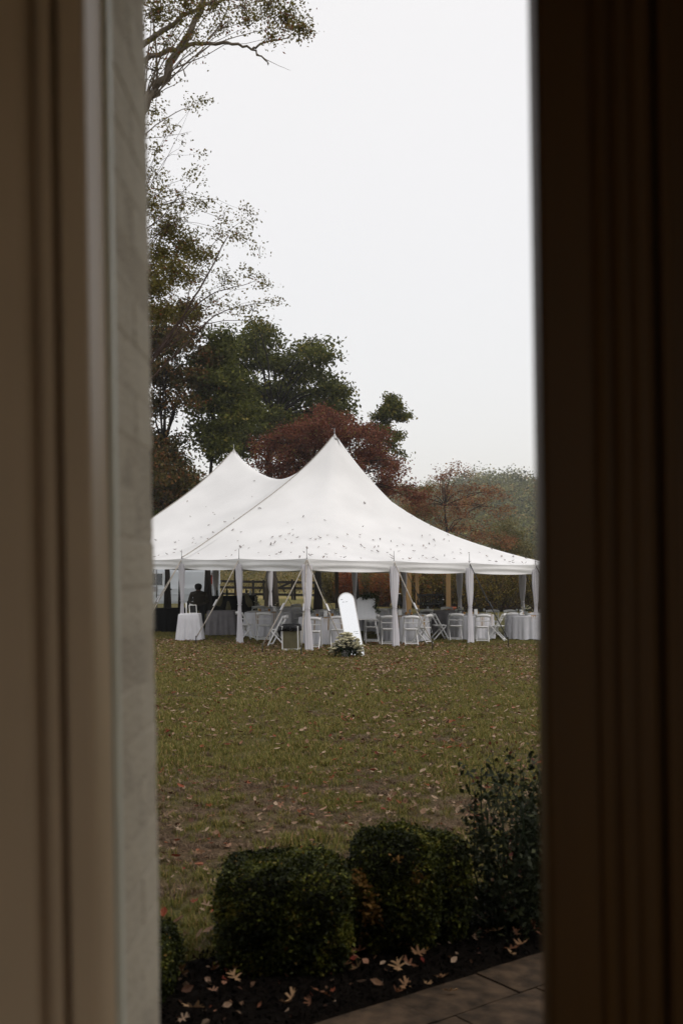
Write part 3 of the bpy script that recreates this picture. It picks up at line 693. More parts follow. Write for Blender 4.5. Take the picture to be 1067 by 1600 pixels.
# ================================================================ BUSHES
def box_bush(name, px, base, topz, blobs, n_leaf, label, seed, p=3.2):
    """blobs: (dx,dy,zc,rx,ry,rz) superellipsoids relative to the base"""
    rng = np.random.default_rng(seed)
    root = empty(name, base, label=label, cat='bush')
    cs = []
    tot = sum(b_[3]*b_[5] for b_ in blobs)
    for b_ in blobs:
        n = int(n_leaf*b_[3]*b_[5]/tot)
        d = rng.normal(size=(n, 3)); d /= np.linalg.norm(d, axis=1)[:, None]
        k = (np.abs(d)**p).sum(1)**(-1/p)
        lump = np.array([mnoise.noise(Vector((a*3.2+seed, b__*3.2, c*3.2))) for a, b__, c in d])*0.07+np.array([mnoise.noise(Vector((a*9+seed, b__*9, c*9))) for a, b__, c in d])*0.05
        r = k*(1+lump)*(1-np.abs(rng.normal(0, 0.035, n)))
        r *= np.where(rng.random(n) < .05, rng.uniform(1.02, 1.12, n), 1.0)
        c = d*r[:, None]*np.array(b_[3:6])+np.array(b_[0:3])
        cs.append(c)
    c = np.concatenate(cs); c = c[c[:, 2] > 0.01]
    v, q = leaves_np(rng, c, rng.uniform(.013, .027, len(c)), aspect=0.6, up=1.8)
    pat = np.array([mnoise.noise(Vector((float(a)*7, float(b__)*7, float(c_)*7))) for a, b__, c_ in c])
    rn = np.repeat(np.clip(rng.normal(0.42, 0.24, len(c))+pat*.7, 0, 0.97)+(rng.random(len(c)) < 0.012)*1.0, 4)
    npmesh('foliage', v, q, L_box, root, rnd=np.clip(rn, 0, 1))
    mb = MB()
    for b_ in blobs:      # inner tangle of dark twigs round a solid near-black core
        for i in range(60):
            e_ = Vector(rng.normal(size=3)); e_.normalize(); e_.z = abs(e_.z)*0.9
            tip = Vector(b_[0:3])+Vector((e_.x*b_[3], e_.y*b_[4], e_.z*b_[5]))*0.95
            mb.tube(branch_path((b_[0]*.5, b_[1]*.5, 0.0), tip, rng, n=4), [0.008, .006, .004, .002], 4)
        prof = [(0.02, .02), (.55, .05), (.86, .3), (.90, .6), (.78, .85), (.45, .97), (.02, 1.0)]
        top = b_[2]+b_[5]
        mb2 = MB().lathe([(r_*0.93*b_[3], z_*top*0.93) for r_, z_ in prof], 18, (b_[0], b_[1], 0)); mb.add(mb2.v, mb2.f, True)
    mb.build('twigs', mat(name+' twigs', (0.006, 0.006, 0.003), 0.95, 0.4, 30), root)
    # few big leaves caught in the foliage
    return root
g1 = gp(440, 1540); g1.y += 0.30
bush1 = box_bush('boxwood_bush', 0, g1, 0.67, [(0, 0, 0.25, 0.335, 0.31, 0.275)], 42000, 'broad flat-topped clipped boxwood, the left of the two round bushes', 1, 5.0)
g2 = gp(622, 1512); g2.y += 0.28
bush2 = box_bush('boxwood_bush', 0, g2, 0.70, [(0.0, 0, 0.315, 0.245, 0.27, 0.325), (0.23, 0.12, 0.28, 0.19, 0.22, 0.29)], 42000, 'domed boxwood bush with yellowing leaves, between the flat bush and the rose', 2)
g3 = gp(232, 1590); g3.y += 0.35
bush3 = box_bush('boxwood_hedge', 0, g3, 0.5, [(-0.12, 0.0, 0.05, 0.20, 0.40, 0.19)], 20000, 'small low bush cut off by the house reveal at the lower left', 3)
# yellowed leaf sprays on bush 2
rng = np.random.default_rng(8)
L_yel = leafmat('yellowed leaves', [(0, (0.12, 0.06, 0.015)), (1, (0.24, 0.13, 0.03))], 0.2)
cc = []
for (dx, dz, n_, sg) in ((-.13, .33, 40, .022), (-.10, .27, 40, .022), (-.15, .40, 20, .02), (-.19, .46, 25, .02), (-.17, .23, 16, .02), (.1, .45, 14, .02), (0.0, .55, 10, .02)):
    cc.append(np.array([dx, -.275, dz])+rng.normal(size=(n_, 3))*np.array([sg, .012, sg*1.2]))
cc = np.concatenate(cc); v, q = leaves_np(rng, cc, np.full(len(cc), .03), aspect=.6)
npmesh('yellowed_leaves', v, q, L_yel, bush2, rnd=np.repeat(rng.random(len(cc)), 4))

# rose bush at right
def rose(name, base, h, n_stems, spread, label, seed, red=True):
    rng = np.random.default_rng(seed); root = empty(name, base, label=label, cat='bush'); mb = MB(); cs = []; reds = []
    for i in range(n_stems):
        a = rng.uniform(0, 2*pi); r0 = 0.05+rng.random()*.1; L_ = h*rng.uniform(.45, 1.0) if i > 4 else h*rng.uniform(.85, 1.0)
        sp = spread*rng.uniform(.2, 1)*(1.15-.5*L_/h)
        pts = branch_path((r0*cos(a), r0*sin(a), 0), (sp*cos(a), sp*sin(a), L_), rng, wob=.07, n=8)
        mb.tube(pts, [0.006*(1-.7*k/7) for k in range(8)], 5)
        for k in range(1, 8):
            for s_ in range(int(rng.integers(1, 5))):
                t = rng.random(); p = pts[k-1].lerp(pts[k], t); off = Vector(rng.normal(size=3))*.05; off.z *= .6
                mb.tube([p, p+off*.9], [.0018, .001], 3, cap=False)
                for l_ in range(5): cs.append(tuple(p+off+Vector(rng.normal(size=3))*.022))
        if red and L_ > h*.8 and rng.random() < .6:
            for l_ in range(4): reds.append(tuple(pts[-1]+Vector(rng.normal(size=3))*.022))
    for i in range(int(150*h)):   # dense inner foliage low down
        a = rng.uniform(0, 2*pi); r = spread*.85*sqrt(rng.random()); z_ = rng.uniform(.03, h*.45)
        for l_ in range(6): cs.append((r*cos(a)+rng.normal()*.025, r*sin(a)+rng.normal()*.025, z_+rng.normal()*.025))
    c = np.array(cs); v, q = leaves_np(rng, c, np.full(len(c), .038), aspect=.6, up=.8)
    mb.build('stems', M_stemg, root)
    npmesh('foliage', v, q, L_rose, root, rnd=np.repeat(np.clip(rng.normal(.45, .25, len(c)), 0, 1), 4))
    if reds:
        c = np.array(reds); v, q = leaves_np(rng, c, np.full(len(c), .028), aspect=.7); npmesh('red_tips', v, q, L_rosered, root, rnd=np.repeat(rng.random(len(c)), 4))
    return root
p = gp(800, 1490); rose('rose_bush', (p.x+.02, p.y+.25, ground(p.x)), 1.04, 24, .30, 'leggy rose bush with red tips, right of the two clipped bushes', 4)
p = gp(868, 1470); rose('rose_bush', (p.x, p.y+.3, ground(p.x)), 0.98, 22, .20, 'second rose bush half hidden behind the dark door edge', 5)
print('foreground done')
#@@SPLIT@@
# ================================================================ TENT
A0 = Vector((-0.87, 25.2, 0)); U = Vector((0.763, 0.646, 0)); V_ = Vector((-0.646, 0.763, 0)); BAY = 3.02
TW, TL = 4*BAY, 6*BAY; HE, HP = 2.35, 6.62; MID = TW/2
def tw(a, b, z=0.0):
    p = A0+U*a+V_*b; return Vector((p.x, p.y, ground(p.x)+z))
tent = empty('pole_tent', tw(0, 0), label='large white peaked pole tent with two points standing on the lawn', cat='tent')
def tl(a, b, z=0.0): return tw(a, b, z)-tw(0, 0)
def roofz(a, b):
    e_ = HE
    da = abs(a-MID)/MID
    ps = lambda u: 1.10+0.42*(u*u)          # along the seams, u = 1 at the peak
    if b < 2*BAY or b > 4*BAY:
        db = (2*BAY-b)/(2*BAY) if b < 2*BAY else (b-4*BAY)/(2*BAY)
        n_ = 16.0; t = min(1, (da**n_+db**n_)**(1/n_)); u = 1-t
        ph = 1.82+1.75*u*u
        q = db/da if da > db and da > 1e-6 else 1.0
        p = ps(u)+(ph-ps(u))*(q**0.75); Hh = HP
    else:
        m_ = abs(b-3*BAY)/BAY
        Hh = 5.36+(HP-5.36)*m_**1.7; t = da; u = 1-t
        p = 1.55*(1-m_**1.5)+ps(u)*m_**1.5
    t = max(0.0, (t-0.006)/(1-0.006))
    return e_+(Hh-e_)*(1-t)**p
def eave_in(s):   # scallop of the edge between poles
    f = (s/BAY) % 1.0; return 4*f*(1-f)
def canopy(b0, b1, name):
    na, nb_ = 97, max(3, int((b1-b0)/BAY*16)+1); v = []; fs_ = []
    for j in range(nb_):
        for i in range(na):
            a = TW*i/(na-1); b = b0+(b1-b0)*j/(nb_-1)
            sc_a = eave_in(b)*0.05*(abs(a-MID)/MID)**6; sc_b = eave_in(a)*0.05
            aa = MID+(a-MID)*(1-sc_a/MID*1.0)
            tb = abs(b-TL/2)/(TL/2); bb = TL/2+(b-TL/2)*(1-sc_b/(TL/2)*tb**8)
            z = roofz(a, b)-0.035*(eave_in(b)*(abs(a-MID)/MID)**8+eave_in(a)*tb**12)
            z += 0.02*mnoise.noise(Vector((a*.8, b*.8, 1)))*min(1, (HP-z)/2)*min(1, (z-HE)*2)
            v.append(tuple(tl(aa, bb, z)))
    for j in range(nb_-1):
        for i in range(na-1): q = j*na+i; fs_.append((q, q+1, q+na+1, q+na))
    o = MB().add(v, fs_, True).build(name, M_canvas, tent)
    return o
canopy(0, 2*BAY, 'canopy_panel'); canopy(2*BAY, 4*BAY, 'canopy_panel'); canopy(4*BAY, 6*BAY, 'canopy_panel')
# laced seams at the peaks: raised flap and a dark cord
for bs in (2*BAY, 4*BAY):
    for sgn in (-1, 1):
        up_, lo_ = [], []
        for i in range(40):
            t = 0.015+0.985*i/39; a = MID+sgn*t*MID; z = roofz(a, bs)
            up_.append(tl(a, bs+0.02, z+0.035)); lo_.append(tl(a, bs-0.05, z+0.022))
        MB().tube(up_, 0.014, 5).build('lacing_cord', M_strap, tent)
        vv = []
        for i in range(40): vv += [up_[i]+Vector((0, 0, -.02)), lo_[i], tl(MID+sgn*(0.015+0.985*i/39)*MID, bs-.16, roofz(MID+sgn*(0.015+0.985*i/39)*MID, bs-.16)+.004)]
        ff = []
        for i in range(39): o_ = i*3; ff += [(o_, o_+1, o_+4, o_+3), (o_+1, o_+2, o_+5, o_+4)]
        MB().add(vv, ff, True).build('seam_flap', M_canvas, tent)
# valance
def valance(p0, p1, outw, bays):
    L_ = (p1-p0).length; n_ = 24*bays; hn = 9; v = []; fs_ = []; d = (p1-p0)/n_
    for i in range(n_+1):
        s = L_*i/n_; f = (s/BAY) % 1.0; sc = 4*f*(1-f)
        for j in range(hn+1):
            h = j/hn
            fold = 0.020*sin(2*pi*(h*1.7+0.55*sc))*(0.25+0.75*sc)*(h*(1.35-h)*2)+0.010*sin(s*2.3+h*3)
            radial = 0.016*sin(2*pi*(h*2.4/(0.35+f*2.0)))*(f < .33)*(1-f*3)*h+0.016*sin(2*pi*(h*2.4/(0.35+(1-f)*2.0)))*(f > .67)*(1-(1-f)*3)*h
            z = HE-0.035*sc-0.285*h-0.012*sc*h
            p = p0+d*i+outw*(0.012-0.05*sc+fold+radial)
            v.append(tuple(Vector((p.x, p.y, ground(p.x)+z))-tw(0, 0)))
    m_ = hn+1
    for i in range(n_):
        for j in range(hn): q = i*m_+j; fs_.append((q, q+1, q+m_+1, q+m_))
    MB().add(v, fs_, True).build('valance', M_canvas, tent)
c00, c10, c11, c01 = [A0+U*a+V_*b for a, b in ((0, 0), (TW, 0), (TW, TL), (0, TL))]
valance(c00, c10, -V_, 4); valance(c00, c01, -U, 6); valance(c10, c11, U, 6); valance(c01, c11, V_, 4)
# centre poles
for bs in (2*BAY, 4*BAY):
    MB().tube([tl(MID, bs, 0), tl(MID, bs, HP+0.02)], 0.065, 12).build('centre_pole', M_pole, tent)
    MB().tube([tl(MID, bs, HP), tl(MID, bs, HP+0.04), tl(MID, bs, HP+.05), tl(MID, bs, HP+0.28)], [.05, .04, .01, .008], 8).build('peak_pin', M_alu, tent)
    MB().lathe([(0.01, .05), (0.04, .035), (0.065, -.02), (0.10, -.10)], 16, tuple(tl(MID, bs, HP+0.01))).build('peak_cap', M_canvas, tent)
poles = []
for i in range(5): poles.append((i*BAY, 0, -V_)); poles.append((i*BAY, TL, V_))
for j in range(1, 6): poles.append((0, j*BAY, -U)); poles.append((TW, j*BAY, U))
def strap(p0, p1, dark, front):
    pts = [p0.lerp(p1, t)-Vector((0, 0, 1))*0.05*sin(pi*t) for t in (0, .25, .5, .75, 1)]
    r = 0.013 if not front else 0.016
    MB().tube(pts, r, 5).build('guy_strap', M_strapd if dark else M_strap, tent)
    q = p0.lerp(p1, .52); q2 = p0.lerp(p1, .60)
    MB().bar(q, q2, .045, .03).build('ratchet', M_alu if not dark else M_strapd, tent)
for (a, b, ow) in poles:
    corner = a in (0, TW) and b in (0, TL)
    dl = tl(a, b)
    MB().tube([dl, dl+Vector((0, 0, HE-.01))], .024, 8).build('side_pole', M_alu, tent)
    MB().tube([dl+Vector((0, 0, HE)), dl+Vector((0, 0, HE+.03)), dl+Vector((0, 0, HE+.27))], [.014, .008, .006], 6).build('pole_pin', M_stake, tent)
    dirs = [ow]
    if corner:
        ou = -U if a == 0 else U; ov = -V_ if b == 0 else V_; dirs = [ou, ov, (ou+ov).normalized()]
    if a == 0 and b == 2*BAY: dirs = [ow, (ow+V_*.16).normalized()]
    for k, d in enumerate(dirs):
        front = b == 0 or a == 0
        dark = not front or (b == 0 and a >= 2*BAY)
        ln = 1.42
        g0 = tw(a, b)+d*ln; g0.z = ground(g0.x)
        top = dl+Vector((0, 0, HE-.02))
        st = g0-tw(0, 0)
        strap(top, st+Vector((0, 0, .2)), dark, front)
        MB().tube([st+Vector((0, 0, -.05)), st+Vector((0, 0, .26))], .014, 6).build('stake', M_stake, tent)
# curtains: tied drapes hanging at the poles
def curtain(a, b, dirv_, label, seed, dark=False, tie=1.08, wtop=.30, front=True):
    rng_ = random.Random(seed); n_ = 40; prof = []
    ph = rng_.uniform(0, 6); lean = rng_.uniform(-.03, .03)
    zs = [0.02, .06, .12, .25, .4, .6, .8, .95, 1.04, tie, 1.13, 1.2, 1.35, 1.55, 1.8, 2.05, 2.2]
    v = []; fs_ = []
    ang = math.atan2(dirv_.y, dirv_.x)
    for z in zs:
        if z < tie: wd = .12+(.25+rng_.uniform(-.015, .015)-.12)*((tie-z)/tie)**.75; dp = .05+.04*(tie-z)
        else: wd = .12+(wtop-.12)*min(1, (z-tie)/.75)**.6; dp = .045+.035*(z-tie)
        if z == zs[0]: wd += .02
        for k in range(n_):
            t = 2*pi*k/n_; pl = 1+.17*sin(9*t+ph+.25*z)+.07*sin(4*t+z*2)
            x = wd/2*cos(t)*pl+lean*(tie-z if z < tie else 0)+.006*sin(z*5+ph); y = dp/2*sin(t)*pl
            zz = z+(0.02*sin(3*t+ph) if z < .05 else 0)
            v.append((x*cos(ang)-y*sin(ang), x*sin(ang)+y*cos(ang), zz))
    for j in range(len(zs)-1):
        for k in range(n_): q = j*n_+k; q2 = j*n_+(k+1) % n_; fs_.append((q, q2, q2+n_, q+n_))
    root = empty('curtain', tw(a, b), label=label, cat='curtain', group='tied drapes on the tent poles')
    MB().add(v, fs_, True).build('drape', M_shadecloth if dark else M_curt, root)
    MB().tube([(.062*cos(ang+t)*(1 if 1 else 1), .062*sin(ang+t), tie+.01*sin(t)) for t in [2*pi*k/14 for k in range(15)]], .009, 5).build('tie', M_curt, root)
CUR = [(0, 0, U, 'white tied curtain on the nearest tent corner, left of the leaning mirror'), (BAY, 0, U, 'white tied curtain right of the easel sign, second along the right side'),
       (2*BAY, 0, U, 'white tied curtain in front of the right tables, third along the right side'), (3*BAY, 0, U, 'white tied curtain closest to the dark door, in front of the last table'),
       (0, BAY, V_, 'white tied curtain between the small cloth table and the khaki bin'), (0, 2*BAY, V_, 'white tied curtain hanging beside the small cloth table in front of the van'),
       (TW, BAY, V_, 'far curtain near the white rose vase on the last right table'), (TW, 2*BAY, V_, 'far curtain just left of the front curtain, right of the pergola post'),
       (TW, 3*BAY, V_, 'far curtain in front of the pergola posts'), (TW, 4*BAY, V_, 'far curtain directly above the leaning mirror'), (TW, TL, U, 'far corner curtain next to the big grey tree trunk'),
       (3*BAY, TL, U, 'dusky far curtain beside the open van door')]
for i, (a, b, d, lb) in enumerate(CUR): curtain(a, b, d, lb, i+1)
# dead leaves lying on the roof
rngl = np.random.default_rng(17); leafmeshes = []
for i in range(5):
    v, f = oak_leaf(rngl, 1.0); me = bpy.data.meshes.new('roof leaf'); me.from_pydata(v, [], f); me.materials.append(L_roof)
    a_ = me.attributes.new('rnd', 'FLOAT', 'POINT'); a_.data.foreach_set('value', np.full(len(v), [0.1, .3, .5, .7, 1.0][i], dtype=np.float32)); leafmeshes.append(me)
cnt = 0
while cnt < 210:
    if rngl.random() < .5: a = rngl.uniform(.15, 11.8); b = rngl.uniform(.1, 2*BAY)*rngl.random()**.35; sec = 0
    else: a = rngl.uniform(.15, 6.0)*rngl.random()**.35; b = rngl.uniform(.2, 15); sec = 1
    if not (0.1 < a < TW-.1): continue
    t = max(abs(a-MID)/MID, (2*BAY-b)/(2*BAY) if b < 2*BAY else 0)
    if t < .30 and rngl.random() < .8: continue
    if b < 2*BAY and a < MID and (MID-a)/MID > (2*BAY-b)/(2*BAY) and rngl.random() < .3: continue
    z = roofz(a, b); ee = .05
    gx = Vector((U.x*ee, U.y*ee, roofz(a+ee, b)-z)); gy = Vector((V_.x*ee, V_.y*ee, roofz(a, b+ee)-z)); nrm = gx.cross(gy).normalized()
    li_ = int(rngl.integers(0, 5)); cw = ['blackish', 'dark brown', 'brown', 'rusty brown', 'pale brown'][li_]
    o = bpy.data.objects.new('dead_leaf', leafmeshes[li_]); COL.objects.link(o)
    q = nrm.to_track_quat('Z', 'Y').to_matrix() @ Matrix.Rotation(rngl.uniform(0, 6.28), 3, 'Z') @ Matrix.Rotation(rngl.normal(0, .4), 3, 'X')
    s_ = rngl.uniform(.07, .15)
    o.matrix_world = Matrix.Translation(tw(a, b, z+.03)) @ q.to_4x4() @ Matrix.Scale(s_, 4)
    hw_ = 'near the eave' if z < 2.7 else ('low on the slope' if z < 3.2 else ('halfway up' if z < 4.3 else 'high up'))
    bay = min(3, int(a/BAY)); bn = ['in the nearest corner bay', 'above the easel curtain', 'left of the last front curtain', 'by the dark door edge'][bay]
    sz = 'tiny' if s_ < .09 else ('small' if s_ < .12 else 'larger')
    if b < 2*BAY and (2*BAY-b)/(2*BAY) > abs(MID-a)/MID: tag(o, '%s %s leaf %s, %s' % (sz, cw, hw_, bn), 'leaf', 'dead leaves on the tent roof')
    elif b < 2*BAY: tag(o, '%s %s leaf left of the roof hip, before the seam, %s' % (sz, cw, hw_), 'leaf', 'dead leaves on the tent roof')
    else: tag(o, '%s %s leaf on the roof slope behind the laced seam, %s' % (sz, cw, hw_), 'leaf', 'dead leaves on the tent roof')
    cnt += 1
print('tent done')
#@@SPLIT@@
# ================================================================ CHAIRS
def make_chair():
    r = empty('folding_chair', (0, 0, 0))
    for s in (-1, 1):
        MB().bar((s*.21, -.20, .82), (s*.205, .25, 0.0), .026, .040, .006).build('leg', M_chair, r)
        MB().bar((s*.175, .17, .44), (s*.18, -.25, 0.0), .026, .036, .006).build('leg', M_chair, r)
    mb = MB()     # curved top rail
    n_ = 8
    for k in range(n_):
        x0 = -.215+.43*k/n_; x1 = -.215+.43*(k+1)/n_; f0 = 1-((x0)/.215)**2; f1 = 1-((x1)/.215)**2
        y0 = -.215-.030*f0; y1 = -.215-.030*f1; zt0 = .815+.028*f0; zt1 = .815+.028*f1
        v = []
        for (x, y, zt) in ((x0, y0, zt0), (x1, y1, zt1)): v += [(x, y-.013, zt-.085), (x, y+.013, zt-.085), (x, y+.007, zt), (x, y-.019, zt)]
        mb.add(v, [(0, 1, 5, 4), (1, 2, 6, 5), (2, 3, 7, 6), (3, 0, 4, 7)]+([(3, 2, 1, 0)] if k == 0 else [])+([(4, 5, 6, 7)] if k == n_-1 else []), True)
    mb.build('backrest', M_chair, r)
    MB().box((0, -.128, .63), (.40, .016, .030), bev=.004).build('back_slat', M_chair, r)
    MB().box((0, .0, .452), (.355, .37, .030), bev=.01).build('seat', M_chair, r)
    MB().bar((-.19, .215, .075), (.19, .215, .075), .02, .03).build('stretcher', M_chair, r)
    MB().bar((-.17, -.195, .06), (.17, -.195, .06), .022, .034).build('stretcher', M_chair, r)
    MB().bar((-.17, -.02, .425), (.17, -.02, .425), .022, .026).build('stretcher', M_chair, r)
    return r
ch0 = make_chair(); ch_used = False
def chair(px, py, rz, label, group='white folding chairs at the front tables', dY=0.0):
    global ch_used
    c = ch0 if not ch_used else copy_tree(ch0); ch_used = True
    p = gp(px, py); c.location = (p.x, p.y+dY, ground(p.x)); c.rotation_euler = (0, math.atan(.03), radians(rz))
    tag(c, label, 'chair', group)
for (px, py, rz, lb) in [
    (384, 1000, -62, 'white folding chair turned sideways just right of the curtain by the dark shaded table'),
    (412, 1001, 4, 'white folding chair seen from behind crossed by a tan strap, left of the khaki bin'),
    (435, 1010, 78, 'white folding chair seen edge-on right beside the khaki bin'),
    (489, 1013, -4, 'white folding chair peeking out right of the nearest corner curtain'),
    (527, 1010, 3, 'white folding chair directly behind the white flowers at the mirror foot'),
    (580, 1004, 2, 'white folding chair between the legs of the sign easel'),
    (607, 1008, -4, 'white folding chair behind the curtain right of the easel'),
    (641, 1008, 6, 'white folding chair right of the easel curtain, a tan strap crossing it'),
    (660, 1005, 58, 'white folding chair turned left at the stake right of the easel curtain'),
    (686, 1000, -78, 'white folding chair sideways facing right in front of the grey cloth table'),
    (711, 1001, 0, 'white folding chair with back to camera just left of the third right curtain'),
    (753, 1003, -3, 'white folding chair with its back to us, right of the third right curtain'),
    (777, 1001, 72, 'white folding chair sideways facing left beside the long dark strap'),
    (799, 998, 0, 'white folding chair seen from behind at the table with the rose vase'),
    (832, 998, 2, 'white folding chair partly behind the curtain closest to the dark door')]:
    chair(px, py, rz, lb)
for (px, Y, rz, lb) in [
    (402, 34, 20, 'shaded folding chair at the second row, behind the left round table'), (470, 33.5, -35, 'shaded folding chair behind the nearest corner curtain'),
    (508, 31.2, 170, 'folding chair on the far side of the table behind the mirror'), (548, 31.5, 150, 'folding chair far side of the mirror table, near the easel garland'),
    (598, 33, -20, 'folding chair in the second row right of the easel garland'), (664, 33.2, 10, 'folding chair backing the grey cloth table on its left'),
    (700, 35.5, 190, 'folding chair on the far side of the grey cloth table'), (768, 33.2, 165, 'folding chair across the table right of the third right curtain'),
    (798, 33.5, 180, 'folding chair across the rose vase table, its curved top rail showing'), (458, 36.5, 40, 'shaded folding chair deep inside, left of the centre pole')]:
    p = gX(px, Y); c = copy_tree(ch0); c.location = (p.x, p.y, ground(p.x)); c.rotation_euler = (0, 0, radians(rz)); tag(c, lb, 'chair', 'folding chairs deeper inside the tent')

# ================================================================ TABLES
def round_table(px, Y, R, clothm, label, clabel, seed, h=.755):
    p = gX(px, Y); root = empty('round_table', p, label=label, cat='table', group='round dinner tables')
    MB().lathe([(.02, h-.03), (R-.01, h-.03), (R, h-.02), (R, h-.004), (R-.02, h-.002), (.02, h-.002)], 32).build('tabletop', M_floor, root)
    for k in range(4): a = pi/4+k*pi/2; MB().tube([(cos(a)*R*.6, sin(a)*R*.6, h-.03), (cos(a)*R*.66, sin(a)*R*.66, 0)], .016, 6).build('leg', M_alu, root)
    rn = random.Random(seed); ph = rn.uniform(0, 6); n_ = 140
    prof = [(0.02, h+.004), (R*.5, h+.006), (R*.97, h+.005), (R+.006, h-.004), (R+.012, h-.05), (R+.02, h-.2), (R+.03, h-.4), (R+.035, h-.6), (R+.04, .03)]
    v = []; fs_ = []
    for j, (r, z) in enumerate(prof):
        dep = max(0, (h-z)/h)
        for k in range(n_):
            t = 2*pi*k/n_; m_ = (sin(14*t+ph)+.6*sin(23*t+ph*2)+.4*sin(37*t))*.030*dep**.6
            v.append(((r+m_)*cos(t), (r+m_)*sin(t), z+(.012*sin(9*t+ph) if j == len(prof)-1 else 0)))
    for j in range(len(prof)-1):
        for k in range(n_): q = j*n_+k; q2 = j*n_+(k+1) % n_; fs_.append((q, q2, q2+n_, q+n_))
    fs_.append(tuple(range(n_))[::-1])
    cl = MB().add(v, fs_, True).build('tablecloth', clothm); cl.location = p; tag(cl, clabel, 'tablecloth', 'cloths on the round tables')
    return p, h+.012
plate_me = MB().lathe([(.02, 0), (.07, 0), (.135, .016), (.13, .018), (.07, .006), (.02, .005)], 16)
def dup_mesh(name, mb, m): 
    me = bpy.data.meshes.new(name); me.from_pydata(mb.v, [], mb.f); me.polygons.foreach_set('use_smooth', mb.s); me.materials.append(m); return me
PLATE = dup_mesh('plate', plate_me, M_card)
GLASS = dup_mesh('wine_glass', MB().lathe([(.033, 0), (.03, .003), (.005, .008), (.004, .07), (.02, .085), (.036, .12), (.034, .17), (.030, .17), (.030, .12), (.004, .09)], 12), M_glass)
CANDLE = dup_mesh('candle_jar', MB().lathe([(.035, 0), (.037, .01), (.037, .08), (.03, .08), (.03, .05), (.005, .05)], 12), M_wax)
NAP = MB()
for k in range(7):
    pass
def napkin_mesh(seed):
    rn = random.Random(seed); n_ = 9; v = []; fs_ = []; rows_ = [(0, 0), (.06, -.002), (.095, -.02), (.10, -.12), (.105, -.25), (.11, -.36)]
    for j, (o, z) in enumerate(rows_):
        for i in range(n_): x = (i/(n_-1)-.5)*(.17-.03*j*.4); v.append((x, -o-.012*sin(i*1.9+seed)*min(1, j*.5), z+.004))
    for j in range(len(rows_)-1):
        for i in range(n_-1): q = j*n_+i; fs_.append((q, q+n_, q+n_+1, q+1))
    return dup_mesh('napkin', MB().add(v, fs_, True), M_tan)
NAPM = napkin_mesh(1)
def lone(name, me, loc, rz, label, cat, group=None):
    o = bpy.data.objects.new(name, me); COL.objects.link(o); o.location = loc; o.rotation_euler = (0, 0, rz); return tag(o, label, cat, group)
def bouquet(loc, r, n_fl, label, seed, vase=True, spread=1.0, green=.5):
    rng_ = np.random.default_rng(seed); root = empty('flower_vase', loc, label=label, cat='flowers', group='flower vases on the tables')
    MB().lathe([(.03, 0), (.045, .01), (.05, .06), (.03, .11), (.036, .13), (.03, .13), (.02, .1)], 14).build('vase', M_glass, root)
    st = MB(); fl = MB(); cs = []
    for i in range(n_fl):
        d = Vector(rng_.normal(size=3)); d.normalize(); d.z = abs(d.z)*.8+.1
        c = Vector((0, 0, .15))+Vector((d.x*r*spread, d.y*r*spread, d.z*r*1.2))
        st.tube([(0, 0, .08), c], .002, 4); rose_head(fl, c, .030*rng_.uniform(.8, 1.25), rng_)
        for l_ in range(9): cs.append(tuple(c*rng_.uniform(.6, 1.0)+Vector(rng_.normal(size=3))*r*.35))
    st.build('stem', M_stemg, root); fl.build('bloom', M_petal, root)
    c = np.array(cs); v, q = leaves_np(rng_, c, np.full(len(c), .045), aspect=.5); npmesh('greenery', v, q, L_greenery, root, rnd=np.repeat(rng_.random(len(c)), 4))
    return root
def rose_head(mb, c, r, rng_):
    n_ = 8
    for ring, (rr, hh, tilt) in enumerate(((.45, .5, .0), (.8, .35, .3), (1.1, .1, .7))):
        for k in range(5):
            a = 2*pi*k/5+ring*.6+rng_.uniform(-.1, .1); u = Vector((cos(a), sin(a), 0)); s_ = Vector((-sin(a), cos(a), 0)); w_ = r*rr*.75
            p = Vector(c); b_ = p-Vector((0, 0, r*.4))
            v = [b_+s_*w_*.3, b_-s_*w_*.3, p+u*r*rr*.7-s_*w_, p+u*r*rr*.7+s_*w_, p+u*r*(rr*.8+tilt*.2)+Vector((0, 0, r*hh))]
            mb.add(v, [(0, 1, 2, 3), (3, 2, 4)], True)
tabs = [(418, 30.9, .70, M_cloth, 'round table behind the khaki bin and its two chairs', 'white cloth on the round table left of the nearest corner curtain', 'the left round table'),
        (508, 28.1, .74, M_cloth, 'round table just behind the leaning mirror', 'white cloth on the round table behind the leaning mirror', 'the table behind the mirror'),
        (632, 29.8, .70, M_cloth, 'round table right of the easel sign', 'white cloth with tan napkin on the table right of the easel', 'the table right of the easel'),
        (735, 31.0, .70, M_cloth, 'round table behind the third right curtain', 'white cloth on the table behind the third right curtain', 'the table behind the third right curtain'),
        (826, 31.5, .72, M_cloth, 'round table at the right edge carrying the rose vase', 'white cloth on the rightmost table with the rose vase', 'the rightmost table')]
